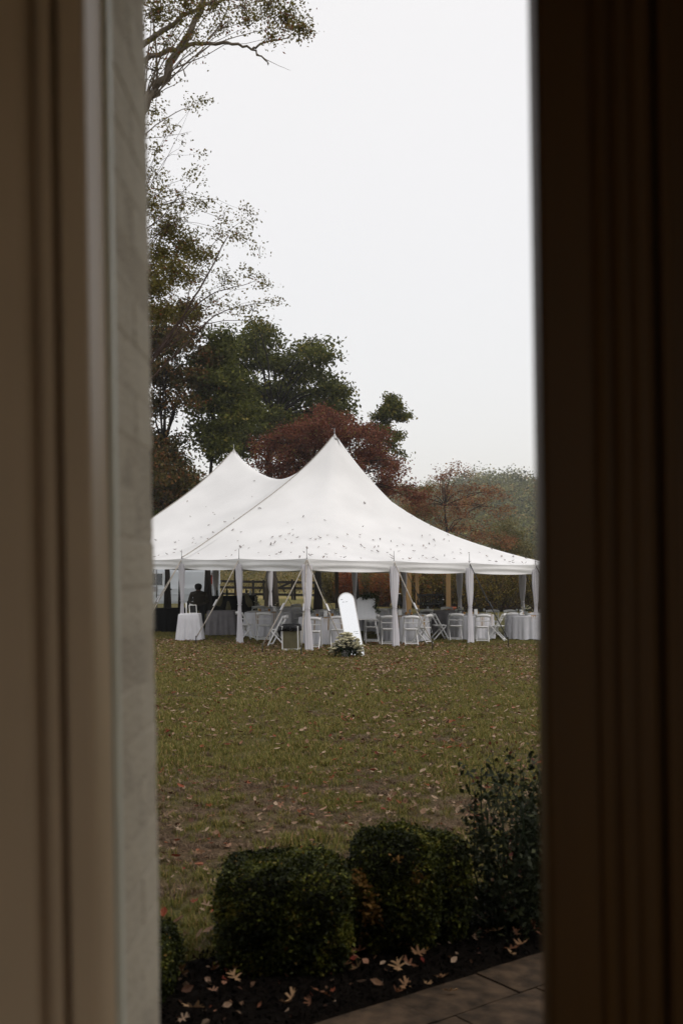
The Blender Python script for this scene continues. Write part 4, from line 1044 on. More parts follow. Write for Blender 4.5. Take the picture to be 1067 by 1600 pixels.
for ti, (px, Y, R, cm, lb, clb, short) in enumerate(tabs):
    p, h = round_table(px, Y, R, cm, lb, clb, ti+1); z = p.z+h
    for k in range(8):
        a = 2*pi*k/8+.2+ti; q = Vector((p.x+cos(a)*R*.74, p.y+sin(a)*R*.74, z))
        lone('dinner_plate', PLATE, q, 0, 'white dinner plate at the '+['right', 'back right', 'back', 'back left', 'left', 'front left', 'front', 'front right'][int(round((a % (2*pi))/(pi/4))) % 8]+' of '+short, 'plate', 'plates on '+short)
        if k % 2 == 0: lone('wine_glass', GLASS, q+Vector((cos(a+1)*.16*-1, .12, 0)), 0, 'clear wine glass at the '+['right', 'back', 'left', 'front'][k//2]+' of '+short, 'glass', 'glasses on '+short)
    for k in range(3):
        lone('candle_jar', CANDLE, (p.x+[-.22, .2, .05][k], p.y-.15+.1*k, z), 0, ['left', 'right', 'middle'][k]+' amber candle jar on '+short, 'candle', 'candles on '+short)
    for k, a in enumerate((-95, -60, -125, 85) if ti else (-70, -110)):
        a = radians(a+ti*9); q = Vector((p.x+cos(a)*(R-.09), p.y+sin(a)*(R-.09), z+.004)); 
        lone('napkin', NAPM, q, a+pi/2, 'tan gauze napkin hanging over the edge of '+short, 'napkin', 'napkins on '+short)
    # number card
    cb = MB(); cb.box((0, 0, .09), (.11, .004, .17), Matrix.Rotation(-.18, 3, 'X')); cb.box((0, .05, .05), (.10, .003, .10), Matrix.Rotation(.5, 3, 'X'))
    o = cb.build('table_card', M_card); o.location = (p.x+[.25, .02, -.16, .12, -.3][ti], p.y-.35, z); o.rotation_euler = (0, 0, [.3, .4, .2, .3, 0][ti]); tag(o, 'white tented number card on '+short, 'card', 'number cards on the tables')
p = gX(488, 27.4); bouquet((p.x, p.y-.1, ground(p.x)+.77), .11, 7, 'cream rose vase just right of the nearest corner curtain', 61)
p = gX(437, 29.6); bouquet((p.x, p.y, ground(p.x)+.77), .16, 6, 'dark leafy flower vase above the khaki bin', 62, green=1)
p = gX(822, 30.6); bouquet((p.x, p.y, ground(p.x)+.77), .15, 11, 'tall cream rose vase on the rightmost table', 63)
p = gX(613, 28.8); bouquet((p.x, p.y, ground(p.x)+.77), .10, 4, 'low leafy vase behind the curtain right of the easel', 64)
p = gX(541, 27.8); bouquet((p.x-.25, p.y, ground(p.x)+.77), .09, 3, 'low green vase beside the mirror edge', 65)
p = gX(719, 30.1); bouquet((p.x, p.y, ground(p.x)+.77), .11, 5, 'cream flower vase left of the third right curtain', 66)
# second row tables
for (px, Y, cm, lb, clb, sd_) in [(690, 34, M_shadecloth, 'second row round table in front of the swing bench', 'shade-toned grey cloth on the table in front of the swing bench', 11), (527, 33.5, M_cloth, 'second row round table left of the centre pole', 'shaded cloth on the second row table by the centre pole', 12),
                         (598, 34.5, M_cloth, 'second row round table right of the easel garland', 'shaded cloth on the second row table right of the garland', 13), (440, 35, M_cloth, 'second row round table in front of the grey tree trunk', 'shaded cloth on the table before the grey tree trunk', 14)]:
    p, h = round_table(px, Y, .76, cm, lb, clb, sd_)
p = gX(668, 33.8); bouquet((p.x, p.y, ground(p.x)+.77), .16, 3, 'dark leafy vase in front of the swing bench', 67)
p = gX(404, 34.6); bouquet((p.x, p.y, ground(p.x)+.77), .14, 5, 'small flower vase below the far corner curtain', 68)

# rectangular cloth tables at left
def cloth_table(px, Y, wx, wy, m, label, clabel, seed, rz=0.0, h=.76, drop=.02):
    p = gX(px, Y); root = empty('serving_table', p, rz, label=label, cat='table')
    MB().box((0, 0, h-.02), (wx-.02, wy-.02, .035), bev=.004).build('tabletop', M_floor, root)
    for a in (-1, 1):
        for b in (-1, 1): MB().tube([(a*(wx/2-.08), b*(wy/2-.08), 0), (a*(wx/2-.08), b*(wy/2-.08), h-.04)], .015, 6).build('leg', M_alu, root)
    per = []
    N = 96
    for k in range(N):
        t = 2*pi*k/N; c, s_ = cos(t), sin(t); kk = (abs(c)**10+abs(s_)**10)**(-.1); per.append((c*kk, s_*kk, t))
    v = []; fs_ = []; prof = [(.0, h+.002), (.9, h+.004), (1, h+.002), (1.012, h-.02), (1.03, h-.2), (1.06, h-.42), (1.10, drop)]
    for j, (f, z) in enumerate(prof):
        dep = max(0, (h-z)/h)
        for (x, y, t) in per:
            m_ = (sin(19*t+seed)+.5*sin(31*t))*.022*dep**.6
            v.append((x*(wx/2*(f if f < 1 else 1)+(f-1 if f > 1 else 0)*.8+m_), y*(wy/2*(f if f < 1 else 1)+(f-1 if f > 1 else 0)*.8+m_), z))
    for j in range(len(prof)-1):
        for k in range(N): q = j*N+k; q2 = j*N+(k+1) % N; fs_.append((q, q2, q2+N, q+N))
    cl = MB().add(v, fs_, True).build('tablecloth', m); cl.location = p; cl.rotation_euler = (0, 0, rz); tag(cl, clabel, 'tablecloth')
    return p
pt = cloth_table(297, 28.6, .58, .56, M_cloth, 'small square table under a floor-length cloth beside the left curtain', 'floor-length white cloth on the small table left of the shaded table', 3)
# on the small table: framed picture, candle, papers
fr = empty('picture_frame', (pt.x+.10, pt.y-.05, pt.z+.765), radians(20), label='black picture leaning in a pale frame on the small cloth table', cat='picture frame')
R_ = Matrix.Rotation(radians(-14), 3, 'X')
MB().box((0, .03, .125), (.19, .008, .23), R_).build('picture', M_black, fr)
for s in (-1, 1): MB().box(R_ @ Vector((s*.1, 0, 0))+Vector((0, .024, .125)), (.018, .014, .25), R_).build('frame_side', M_card, fr)
for s in (-1, 1): MB().box(R_ @ Vector((0, 0, s*.118))+Vector((0, .024, .125)), (.182, .014, .018), R_).build('frame_side', M_card, fr)
tag(MB().lathe([(.02, 0), (.022, .3), (.004, .31), (.003, .33)], 10).build('candle', M_card), 'tall white candle standing beside the black framed picture', 'candle').location = (pt.x-.10, pt.y, pt.z+.768)
o = MB().box((0, 0, .008), (.20, .15, .016), bev=.003).build('guest_book', M_card); o.location = (pt.x-.03, pt.y-.18, pt.z+.768); tag(o, 'white book lying flat at the front of the small cloth table', 'book')
cloth_table(347, 31.2, .84, .7, M_shadecloth, 'shaded table behind the tan strap, right of the small cloth table', 'shade-toned grey cloth on the shaded table left of the second curtain', 5)
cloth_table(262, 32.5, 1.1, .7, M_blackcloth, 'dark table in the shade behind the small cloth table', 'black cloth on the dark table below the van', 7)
# bar counter
p = gX(366, 36); bar = empty('bar_counter', p, radians(4), label='dark bar counter with a pale corner post behind the shaded table', cat='bar')
MB().box((0, 0, .55), (1.55, .5, 1.06), bev=.01).build('front', M_blackw, bar)
MB().box((0, 0, 1.10), (1.62, .58, .035), bev=.005).build('countertop', M_blackw, bar)
MB().box((.80, -.27, .55), (.10, .035, 1.08)).build('post', mat('pale post paint', (.22, .21, .17), .6, .1), bar)
for k, xx in enumerate((-.55, -.15, .3)): MB().box((xx, -.256, .6), (.3, .015, .8), bev=.003).build('panel', M_black, bar)
for k, (xx, hh, mm) in enumerate(((-.6, .3, M_stemg), (-.42, .26, M_glassd), (-.25, .3, M_stemg), (.1, .28, M_wax), (.45, .3, M_glassd), (.6, .24, M_card))):
    o = MB().lathe([(.035, 0), (.038, .02), (.038, hh*.6), (.014, hh*.75), (.013, hh), (.005, hh)], 12).build('bottle', mm); o.location = bar.location+Vector((xx, 0, 1.12)); tag(o, ['green bottle at the left end of the dark bar counter', 'dark bottle second from the left on the dark bar counter', 'green bottle third from the left on the dark bar counter', 'amber bottle in the middle of the dark bar counter', 'dark bottle right of the amber one on the dark bar counter', 'white bottle at the right end of the dark bar counter'][k], 'bottle', 'bottles on the dark bar counter')
# khaki bags on stand in front of the bar
for k, (px_, py_, s_) in enumerate(((344, 938, 1.0), (357, 948, .9), (388, 938, 1.1))):
    q = at(px_, py_, 34.6)
    mb = MB().lathe([(.02, -.22), (.10, -.2), (.13, -.05), (.08, .12), (.05, .2), (.02, .22)], 10, mod=lambda a, z: 1+.15*sin(3*a+z*9)); o = mb.build('cloth_bag', M_khaki); o.scale = (s_*.8, s_*.4, s_); o.location = q; o.rotation_euler = (0, radians([15, -5, -25][k]), 0)
    tag(o, ['khaki cloth bag hanging left on the bar counter front', 'khaki cloth bag hanging lowest on the bar counter front', 'khaki cloth sash hanging right on the bar counter front'][k], 'bag')

# ================================================================ BIN
p = gp(455, 1017); bin_ = empty('waste_bin', (p.x, p.y+.2, ground(p.x)), radians(-6), label='khaki ribbed square waste bin with black liner left of the corner curtain', cat='waste bin')
MB().box((0, 0, .34), (.40, .40, .60), bev=.01).build('body', M_khaki, bin_)
for k in range(9): MB().box((-.18+.045*k, -.205, .33), (.016, .014, .54)).build('rib', M_khaki, bin_)
MB().box((0, 0, .03), (.44, .44, .05), bev=.008).build('base', M_chair, bin_)
MB().lathe([(.30, .50), (.305, .60), (.28, .66), (.25, .67), (.24, .60), (.02, .55)], 28, mod=lambda a, z: (abs(cos(a))**6+abs(sin(a))**6)**(-1/6)*(.80+.05*sin(9*a)+(.06*sin(5*a+1) if z < .55 else 0))).build('bin_liner', M_bag, bin_)
MB().tube([(-.25, -.2, .62), (-.28, -.22, .5), (-.26, -.21, .36)], [.05, .045, .01], 8).build('liner_knot', M_bag, bin_)
for s in (-1, 1): MB().box((s*.2, -.2, .34), (.03, .03, .58), bev=.004).build('corner_trim', M_card, bin_)

# ================================================================ MIRROR
p = gp(557, 1026.5); ang = radians(-13)
mir = empty('arched_mirror', (p.x, p.y, ground(p.x)), 0, label='tall arched mirror with white rim leaning at the tent front, lettering near its top', cat='mirror')
Wm, Hm = .40, 1.58
def arch(wd, h, n_=18):
    r = wd/2; pts = [(-r, 0), (r, 0)]
    for k in range(n_+1): a = pi*k/n_; pts.append((r*cos(a), h-r+r*sin(a)))
    return pts
Rm = Matrix.Rotation(radians(-11), 3, 'X') @ Matrix.Rotation(radians(-9.3), 3, 'Y')
def mplate(pts, y0, y1):
    n_ = len(pts); v = [Rm @ Vector((x, y0, z)) for x, z in pts]+[Rm @ Vector((x, y1, z)) for x, z in pts]
    f = [tuple(range(n_)), tuple(range(n_, 2*n_))[::-1]]+[(i, i+n_, (i+1) % n_+n_, (i+1) % n_) for i in range(n_)]
    return MB().add(v, f)
outer = arch(Wm, Hm); inner = [(x*.90, .02+z*(Hm-.04)/Hm) for x, z in arch(Wm, Hm)]
n_ = len(outer); v = []; f = []
for y in (-.012, .012):
    v += [Rm @ Vector((x, y, z)) for x, z in outer]; v += [Rm @ Vector((x, y, z)) for x, z in inner]
for i in range(n_):
    j = (i+1) % n_; f += [(i, j, j+n_, i+n_), (i+2*n_, i+3*n_, j+3*n_, j+2*n_), (i, i+2*n_, j+2*n_, j), (i+n_, j+n_, j+3*n_, i+3*n_)]
MB().add(v, f).build('frame', M_card, mir)
mplate(inner, -.004, .008).build('glass', M_mirror, mir)
rt = random.Random(5)
def script_line(x0, x1, z, amp):
    pts = []; n_ = int((x1-x0)/.006)
    for i in range(n_): x = x0+(x1-x0)*i/n_; pts.append(Rm @ Vector((x+.006*sin(i*1.1), -.0075, z+amp*sin(i*1.4)*rt.uniform(.4, 1))))
    return MB().tube(pts, .0028, 4)
script_line(-.13, -.075, 1.425, .016).build('lettering', M_mark, mir)
script_line(-.10, -.045, 1.355, .012).build('lettering', M_mark, mir); script_line(-.02, .03, 1.35, .014).build('lettering', M_mark, mir)
script_line(.03, .15, .60, .012).build('lettering', M_mark, mir); script_line(.06, .16, .55, .010).build('lettering', M_mark, mir)
MB().bar(Rm @ Vector((0, .02, 1.1)), (0.05, .62, 0.0), .03, .03).build('strut', M_black, mir)
# flowers in pot before the mirror
p = gp(539, 1028); fp = empty('flower_pot', (p.x, p.y-.05, ground(p.x)), label='overflowing cream flower bouquet in a grey pot at the mirror foot', cat='flowers')
MB().lathe([(.075, 0), (.085, .01), (.10, .17), (.105, .19), (.09, .19), (.08, .15), (.01, .14)], 20).build('pot', M_pot, fp)
rng_ = np.random.default_rng(91); st = MB(); fl = MB(); cs = []
for i in range(190):
    d = Vector(rng_.normal(size=3)); d.normalize(); d.z = abs(d.z)*.9-.12
    k = rng_.uniform(.72, 1.0); c = Vector((.05, 0, .33))+Vector((d.x*.43*k, d.y*.24*k, d.z*.40*k))
    c.z -= .16*abs(d.x)
    st.tube([(0, 0, .15), c*.5+Vector((0, 0, .15)), c], .0025, 4); rose_head(fl, c, .046*rng_.uniform(.7, 1.3), rng_)
for i in range(420):
    d = rng_.normal(size=3)*np.array([.15, .09, .08])+np.array([-.02, 0, .20]); cs.append(d)
st.build('stem', M_stemg, fp); fl.build('bloom', M_petal, fp)
c = np.array(cs); v, q = leaves_np(rng_, c, np.full(len(c), .07), aspect=.5); npmesh('greenery', v, q, L_greenery, fp, rnd=np.repeat(rng_.random(len(c))*.5, 4))

# ================================================================ EASEL SIGN
p = gp(573, 1007); ez = empty('sign_easel', (p.x, p.y, ground(p.x)), label='white wooden easel carrying the seating board', cat='easel')
MB().bar((-.10, .0, 1.35), (-.35, -.12, 0), .025, .035).build('leg', M_chair, ez); MB().bar((.10, .0, 1.35), (.37, -.12, 0), .025, .035).build('leg', M_chair, ez)
MB().bar((0, .03, 1.35), (0, .55, 0), .025, .035).build('leg', M_chair, ez); MB().box((0, -.10, .71), (.62, .05, .03)).build('ledge', M_chair, ez)
bp_ = [(-.265, 0), (.265, 0), (.265, .52), (.245, .56), (.19, .60), (.06, .615), (-.06, .615), (-.19, .60), (-.245, .56), (-.265, .52)]
n_ = len(bp_); Rb = Matrix.Rotation(radians(-7), 3, 'X')
v = [Rb @ Vector((x, -.01, z)) for x, z in bp_]+[Rb @ Vector((x, .01, z)) for x, z in bp_]
sb = MB().add(v, [tuple(range(n_)), tuple(range(n_, 2*n_))[::-1]]+[(i, i+n_, (i+1) % n_+n_, (i+1) % n_) for i in range(n_)]).build('seating_board', M_board)
sb.location = (p.x, p.y-.11, ground(p.x)+.728); tag(sb, 'pale printed seating chart board with cut corners right of the mirror', 'sign')
cs = []
for i in range(420):
    t = rng_.random(); 
    if t < .6: x = -.12+.42*t/.6; z = .63+.03*sin(x*9); s_ = .045
    else: x = .29+.03*sin(t*20); z = .62-.42*(t-.6)/.4; s_ = .03
    cs.append(np.array([x, 0, z])+rng_.normal(size=3)*np.array([s_, .03, s_]))
c = np.array(cs); v, q = leaves_np(rng_, c, np.full(len(c), .075), aspect=.4)
gar = npmesh('garland', v, q, L_greenery, rnd=np.repeat(rng_.random(len(c)), 4)); gar.location = sb.location; tag(gar, 'green leafy garland draped over the seating board', 'garland')
print('furniture done')
#@@SPLIT@@
# ================================================================ PERSON
def person():
    # leans forward over the small table
    p = gX(309, 31.6); p.y += .25; root = empty('person', p, radians(8), label='person in a dark brown shirt, head bowed, behind the small cloth table', cat='person'); root.rotation_euler = (radians(9), 0, radians(8)); root.scale = (1.18, 1.1, .98)
    J = {}
    V = []; E = []; Rr = []
    def vtx(n_, x, y, z, r): J[n_] = len(V); V.append((x, y, z)); Rr.append(r)
    def edge(a, b): E.append((J[a], J[b]))
    vtx('pel', 0, 0, .90, .145); vtx('waist', 0, .0, 1.02, .135); vtx('chest', 0, -.04, 1.20, .155); vtx('uch', 0, -.07, 1.33, .13); vtx('neck', 0, -.11, 1.41, .055); vtx('head0', 0, -.14, 1.46, .07); vtx('head', 0, -.17, 1.54, .088); vtx('crown', 0, -.17, 1.60, .06)
    edge('pel', 'waist'); edge('waist', 'chest'); edge('chest', 'uch'); edge('uch', 'neck'); edge('neck', 'head0'); edge('head0', 'head'); edge('head', 'crown')
    for s, n_ in ((-1, 'l'), (1, 'r')):
        vtx(n_+'sh', s*.17, -.06, 1.33, .068); vtx(n_+'el', s*.25, -.10, 1.07, .048); vtx(n_+'wr', s*.10, -.31, 1.03, .030); vtx(n_+'palm', s*.03, -.34, 1.02, .030)
        edge('uch', n_+'sh'); edge(n_+'sh', n_+'el'); edge(n_+'el', n_+'wr'); edge(n_+'wr', n_+'palm')
        for k in range(5):
            fx = s*(-.03 if k < 4 else .02); fz = 1.045-.015*k if k < 4 else 1.06
            vtx(n_+'f%d' % k, s*.03+fx-s*.005*k, -.36-.004*k, fz, .009); vtx(n_+'g%d' % k, s*.03+fx*1.8, -.35, fz-.012, .008)
            edge(n_+'palm', n_+'f%d' % k); edge(n_+'f%d' % k, n_+'g%d' % k)
        vtx(n_+'hip', s*.09, 0, .86, .10); vtx(n_+'kn', s*.10, -.03, .48, .062); vtx(n_+'an', s*.10, .02, .09, .042); vtx(n_+'to', s*.12, -.14, .035, .035)
        edge('pel', n_+'hip'); edge(n_+'hip', n_+'kn'); edge(n_+'kn', n_+'an'); edge(n_+'an', n_+'to')
    me = bpy.data.meshes.new('body'); me.from_pydata(V, E, []); o = bpy.data.objects.new('body', me); COL.objects.link(o); o.parent = root
    sk = o.modifiers.new('skin', 'SKIN'); sl = me.skin_vertices[0].data
    for i, r in enumerate(Rr): sl[i].radius = (r, r*.85 if r > .1 else r)
    sl[0].use_root = True
    sub = o.modifiers.new('sub', 'SUBSURF'); sub.levels = 1; sub.render_levels = 1
    # split skin, shirt and trousers by height
    m = bpy.data.materials.new('body cloth and skin'); m.use_nodes = True; n = m.node_tree; b = n.nodes['Principled BSDF']; b.inputs['Roughness'].default_value = .85
    t = n.nodes.new('ShaderNodeTexCoord'); s_ = n.nodes.new('ShaderNodeSeparateXYZ'); r = n.nodes.new('ShaderNodeValToRGB'); r.color_ramp.interpolation = 'CONSTANT'
    mr = n.nodes.new('ShaderNodeMapRange'); mr.inputs[2].default_value = 1.7
    n.links.new(t.outputs['Object'], s_.inputs[0]); n.links.new(s_.outputs[2], mr.inputs[0]); n.links.new(mr.outputs[0], r.inputs[0]); n.links.new(r.outputs[0], b.inputs['Base Color'])
    el = r.color_ramp.elements; el[0].position = 0; el[0].color = (.008, .008, .009, 1); el[1].position = .57; el[1].color = (.030, .023, .014, 1); e3 = el.new(.84); e3.color = (.12, .065, .045, 1)
    me.materials.append(m)
    MB().lathe([(.02, -.10), (.075, -.08), (.098, -.02), (.098, .04), (.07, .09), (.02, .108)], 16, (0, -.152, 1.565)).build('hair', M_hair, root)
pr_ = person()

# ================================================================ VAN
VY = 49.0; vr = at(331, 945, VY).x
van = empty('cargo_van', (vr, VY, ground(vr)), 0, label='white cargo van parked behind the tent with its rear door open', cat='van')
def vb(name, c, d, m, bev=.0): return MB().box(c, d, bev=bev).build(name, m, van)
# body section extruded lengthwise with rounded roof (x negative = forward)
sec = [(0, .42), (-.03, .55), (-.03, 1.15), (.02, 1.35), (.10, 1.95), (.20, 2.10), (.36, 2.16), (1.55, 2.16), (1.72, 2.10), (1.82, 1.95), (1.90, 1.35), (1.95, 1.15), (1.95, .55), (1.92, .42)]
v = []; n_ = len(sec)
for x in (0, -4.3): v += [(x, y, z) for y, z in sec]
fs_ = [(i, (i+1) % n_, (i+1) % n_+n_, i+n_) for i in range(n_)]+[tuple(range(n_))[::-1], tuple(range(n_, 2*n_))]
MB().add(v, fs_).build('body', M_van, van)
MB().add([(-4.3, 0, .42), (-4.3, 0, 2.1), (-4.3, 1.9, .42), (-4.3, 1.9, 2.1), (-5.0, .05, 1.25), (-5.0, 1.85, 1.25), (-5.5, .1, 1.0), (-5.5, 1.8, 1.0), (-5.55, .1, .45), (-5.55, 1.8, .45)], [(0, 1, 4, 6, 8), (2, 9, 7, 5, 3), (1, 3, 5, 4), (4, 5, 7, 6), (6, 7, 9, 8), (0, 8, 9, 2)]).build('nose', M_van, van)
for xx in (-.9, -4.2):
    wv = MB(); wv.tube([(xx, -.04, .34), (xx, .18, .34)], .34, 20); t_ = wv.build('tyre', M_rubber, van); MB().tube([(xx, -.055, .34), (xx, -.03, .34)], .2, 16).build('rim', M_alu, t_)
Wt = Matrix.Rotation(-math.atan2(.08, .6), 3, 'X')
MB().box((-2.88, .035, 1.62), (.95, .03, .56), Wt, bev=.01).build('window', M_glassd, van)
MB().box((-2.88, .045, 1.62), (1.05, .03, .66), Wt, bev=.02).build('window_frame', mat('pale window rim', (.6, .62, .64), .4), van)
MB().box((-2.78, -.036, 1.14), (.28, .008, .24)).build('decal', M_oil, van)
MB().box((-2.0, -.04, 1.12), (.10, .03, .06)).build('handle', M_black, van)
vb('side_moulding', (-2.1, -.04, .88), (4.0, .02, .07), M_van, .005)
for xx in (-1.6, -3.35): vb('panel_seam', (xx, -.032, 1.0), (.012, .008, 1.0), M_black)
vb('tail_light', (.012, .02, 1.55), (.05, .12, .50), M_red, .01); vb('tail_lens', (.02, .0, 1.32), (.05, .08, .07), M_card, .01)
vb('bumper', (.08, .97, .45), (.18, 1.85, .16), M_blackw, .02)
dr = bpy.data.objects.new('rear_door', None); COL.objects.link(dr); dr.parent = van; dr.location = (.06, .0, 0); dr.rotation_euler = (0, 0, radians(-58))
MB().box((.40, 0, .95), (.80, .05, .75), bev=.02).build('door_panel', M_van, dr)
mb = MB(); mb.box((.07, .0, 1.70), (.14, .05, .74), bev=.01); mb.box((.71, .02, 1.70), (.17, .05, .74), Matrix.Rotation(-.06, 3, 'Y'), bev=.01); mb.box((.40, 0, 2.06), (.66, .05, .10), bev=.02); mb.build('window_frame', M_van, dr)
MB().box((.38, .0, 1.67), (.56, .012, .70)).build('pane', M_glassd, dr)
vb('bay_shade_sheet', (.004, .97, 1.25), (.006, 1.6, 1.35), M_black)  # thin black sheet stands for the shade inside the open van

# ================================================================ FENCE
FY = 71.0
fence = empty('rail_fence', (0, FY, 0), label='dark brown rail fence across the meadow behind the tent', cat='fence')
xs = [-24+2.95*k for k in range(18)]
for k, x in enumerate(xs):
    MB().box((x, 0, ground(x)+.68), (.16, .14, 1.42), bev=.01).build('post', M_fence, fence)
    if k < len(xs)-1:
        x2 = xs[k+1]
        for z_ in (.38, .84, 1.27):
            if 3.0 < x < 5.0 and False: continue
            MB().box(((x+x2)/2, -.09, (ground(x)+ground(x2))/2+z_), (x2-x+.02, .045, .17), Matrix.Rotation(math.atan(.03), 3, 'Y')).build('rail', M_fence, fence)
gx = at(457, 930, FY).x
gate = empty('fence_gate', (gx-2.0, FY-.3, ground(gx-2)), label='dark wooden gate with a diagonal brace, right of the grey trunk', cat='gate')
for z_ in (.35, .82, 1.25): MB().box((1.0, 0, z_), (2.0, .05, .13)).build('rail', M_fence, gate)
MB().box((1.0, -.05, .80), (2.05, .04, .15), Matrix.Rotation(-math.atan2(.85, 1.9), 3, 'Y')).build('brace', M_fence, gate)
for x in (0, 2.0): MB().box((x, 0.0, .7), (.15, .15, 1.45)).build('post', M_fence, gate)

# ================================================================ PERGOLA + SWING
PY = 51.0; px0 = at(621, 950, PY).x
perg = empty('pergola', (px0, PY, ground(px0)), label='golden pine pergola posts behind the tent, right of the easel', cat='pergola')
def relx(px, Y): return at(px, 950, Y).x-px0
for (px, Y, wd) in ((621, 51, .15), (638.5, 48.5, .26), (652, 52.5, .17), (700.5, 49, .22)):
    x = relx(px, Y); MB().box((x, Y-PY, 1.2-.03*x), (wd, wd, 2.4), bev=.012).build('post', M_pergola, perg)
MB().box((relx(670, 49), -2.2, 2.42), (3.4, .12, .20)).build('beam', M_pergola, perg); MB().box((relx(660, 51.8), .9, 2.42), (3.4, .12, .20)).build('beam', M_pergola, perg)
for k in range(7): MB().box((relx(628, 50)+.42*k, -.7, 2.57), (.05, 4.2, .12)).build('rafter', M_pergola, perg)
sx_ = at(672, 945, 50.2).x; sw = empty('swing_bench', (sx_, 50.2, ground(sx_)), radians(-4), label='black slatted swing bench hanging between the pergola posts', cat='bench')
MB().box((0, 0, .48), (1.30, .45, .05), bev=.01).build('seat', M_blackw, sw)
for k in range(11): MB().box((-.6+.12*k, .23, .72), (.05, .02, .42), Matrix.Rotation(-.15, 3, 'X')).build('slat', M_blackw, sw)
MB().box((0, .26, .95), (1.34, .05, .09), Matrix.Rotation(-.15, 3, 'X'), bev=.01).build('top_rail', M_blackw, sw); MB().box((0, .20, .53), (1.34, .04, .08)).build('lower_rail', M_blackw, sw)
for s in (-1, 1):
    MB().box((s*.65, 0, .70), (.07, .5, .04), bev=.01).build('armrest', M_alu if s > 0 else M_blackw, sw)
    MB().box((s*.65, -.2, .58), (.05, .05, .22)).build('arm_post', M_blackw, sw)
    MB().tube([(s*.66, .22, .95), (s*.66, .1, 2.3)], .008, 5).build('chain', M_strapd, sw); MB().tube([(s*.66, -.22, .7), (s*.66, .0, 2.3)], .008, 5).build('chain', M_strapd, sw)
q = at(624, 940, 50.6); gc = empty('garden_chair', (q.x, q.y, ground(q.x)), radians(30), label='black garden seat beside the left pergola post', cat='chair')
MB().box((0, .2, .72), (.45, .04, .50), Matrix.Rotation(-.2, 3, 'X'), bev=.02).build('backrest', M_blackw, gc); MB().box((0, 0, .45), (.46, .44, .05), bev=.01).build('seat', M_blackw, gc)
for a in (-1, 1):
    for b in (-1, 1): MB().box((a*.2, b*.18, .22), (.04, .04, .44)).build('leg', M_blackw, gc)
MB().box((0, .25, .98), (.46, .04, .03)).build('top_rail', M_card, gc)
q = gX(706, 47.5); pot_ = empty('clay_pot', (q.x, q.y, ground(q.x)), label='terracotta pot at the foot of the right pergola post', cat='pot')
MB().lathe([(.14, 0), (.15, .02), (.2, .38), (.22, .4), (.22, .45), (.19, .45), (.18, .4), (.02, .38)], 18).build('pot', M_terra, pot_)
print('midground done')
#@@SPLIT@@
# ================================================================ TREES
def tree(name, label, Y, base_px, trunk_pts, blobs, leaf, nclump, nleaf, csig, lsize, seed, bark=M_bark, r0=.3, branches=40, limbs=None, dY=1.0, shell=.35, group=None, fork=None, aspect=.55, tone=.5, lr=None, gap=.35, base=None, extra=None, up=.4, lcol=None):
    """blobs in photo pixels (px,py,r[,weight]) at distance Y; each gets its own real depth"""
    rng = np.random.default_rng(seed)
    bs = base if base is not None else gX(base_px, Y); root = empty(name, bs, label=label, cat='tree', group=group)
    off = Vector(bs)
    B = []
    for b_ in blobs:
        yy = Y+rng.uniform(-1, 1)*dY; c = at(b_[0], b_[1], yy); r = b_[2]/F*yy
        B.append((c-off, (r, r*rng.uniform(.9, 1.3), r*.85), b_[3] if len(b_) > 3 else b_[2]**2))
    tp = [at(a, b_, Y)-off for a, b_ in trunk_pts]; tp = [Vector((0, 0, -.1))]+tp
    n_ = len(tp); mb = MB(); mb.tube(tp, [r0*(1.35 if k == 0 else 1-.62*k/(n_-1)) for k in range(n_)], 12)
    mb.build('trunk', bark, root)
    lm = MB(); fk = tp[-2] if fork is None else at(*fork, Y)-off
    for (c, r, w_) in B:
        a = tp[-1] if (c-tp[-1]).length < (c-fk).length else fk
        mb_pts = branch_path(a, c, rng, wob=.06, n=8); ra = max(.02, r0*.34) if lr is None else lr
        lm.tube(mb_pts, [ra*(1-.8*k/7) for k in range(8)], 6)
    cc, lc, idx = cloud(rng, B, nclump, nleaf, csig, shell, gap)
    for i in rng.choice(len(cc), min(branches, len(cc)), replace=False):
        c0 = min(B, key=lambda t_: (Vector(t_[0])-Vector(cc[i])).length)[0]; lm.tube(branch_path(c0, cc[i], rng, wob=.06, n=5), [r0*.07, r0*.055, r0*.045, r0*.03, r0*.015], 4)
    if limbs:
        for pts, ra in limbs:
            P3 = [at(q[0], q[1], Y+(q[2] if len(q) > 2 else 0))-off for q in pts]
            # smooth
            for _ in range(2):
                Q = [P3[0]]
                for i in range(len(P3)-1): Q += [P3[i].lerp(P3[i+1], .25), P3[i].lerp(P3[i+1], .75)]
                Q.append(P3[-1]); P3 = Q
            P3 = [p_+Vector(rng.normal(size=3))*ra*.35 for p_ in P3]
            lm.tube(P3, [ra*(1-.85*k/(len(P3)-1)) for k in range(len(P3))], 7)
    lm.build('limbs', M_barkd if bark is M_bark else bark, root)
    v, q = leaves_np(rng, lc, np.full(len(lc), lsize), aspect=aspect, up=up)
    cl = np.clip(rng.normal(tone, .2, nclump), 0, 1); rn = np.clip(np.repeat(cl, nleaf)+rng.normal(0, .24, len(lc)), 0, 1)
    npmesh('crown', v, q, leaf, root, rnd=np.repeat(rn, 4))
    return root
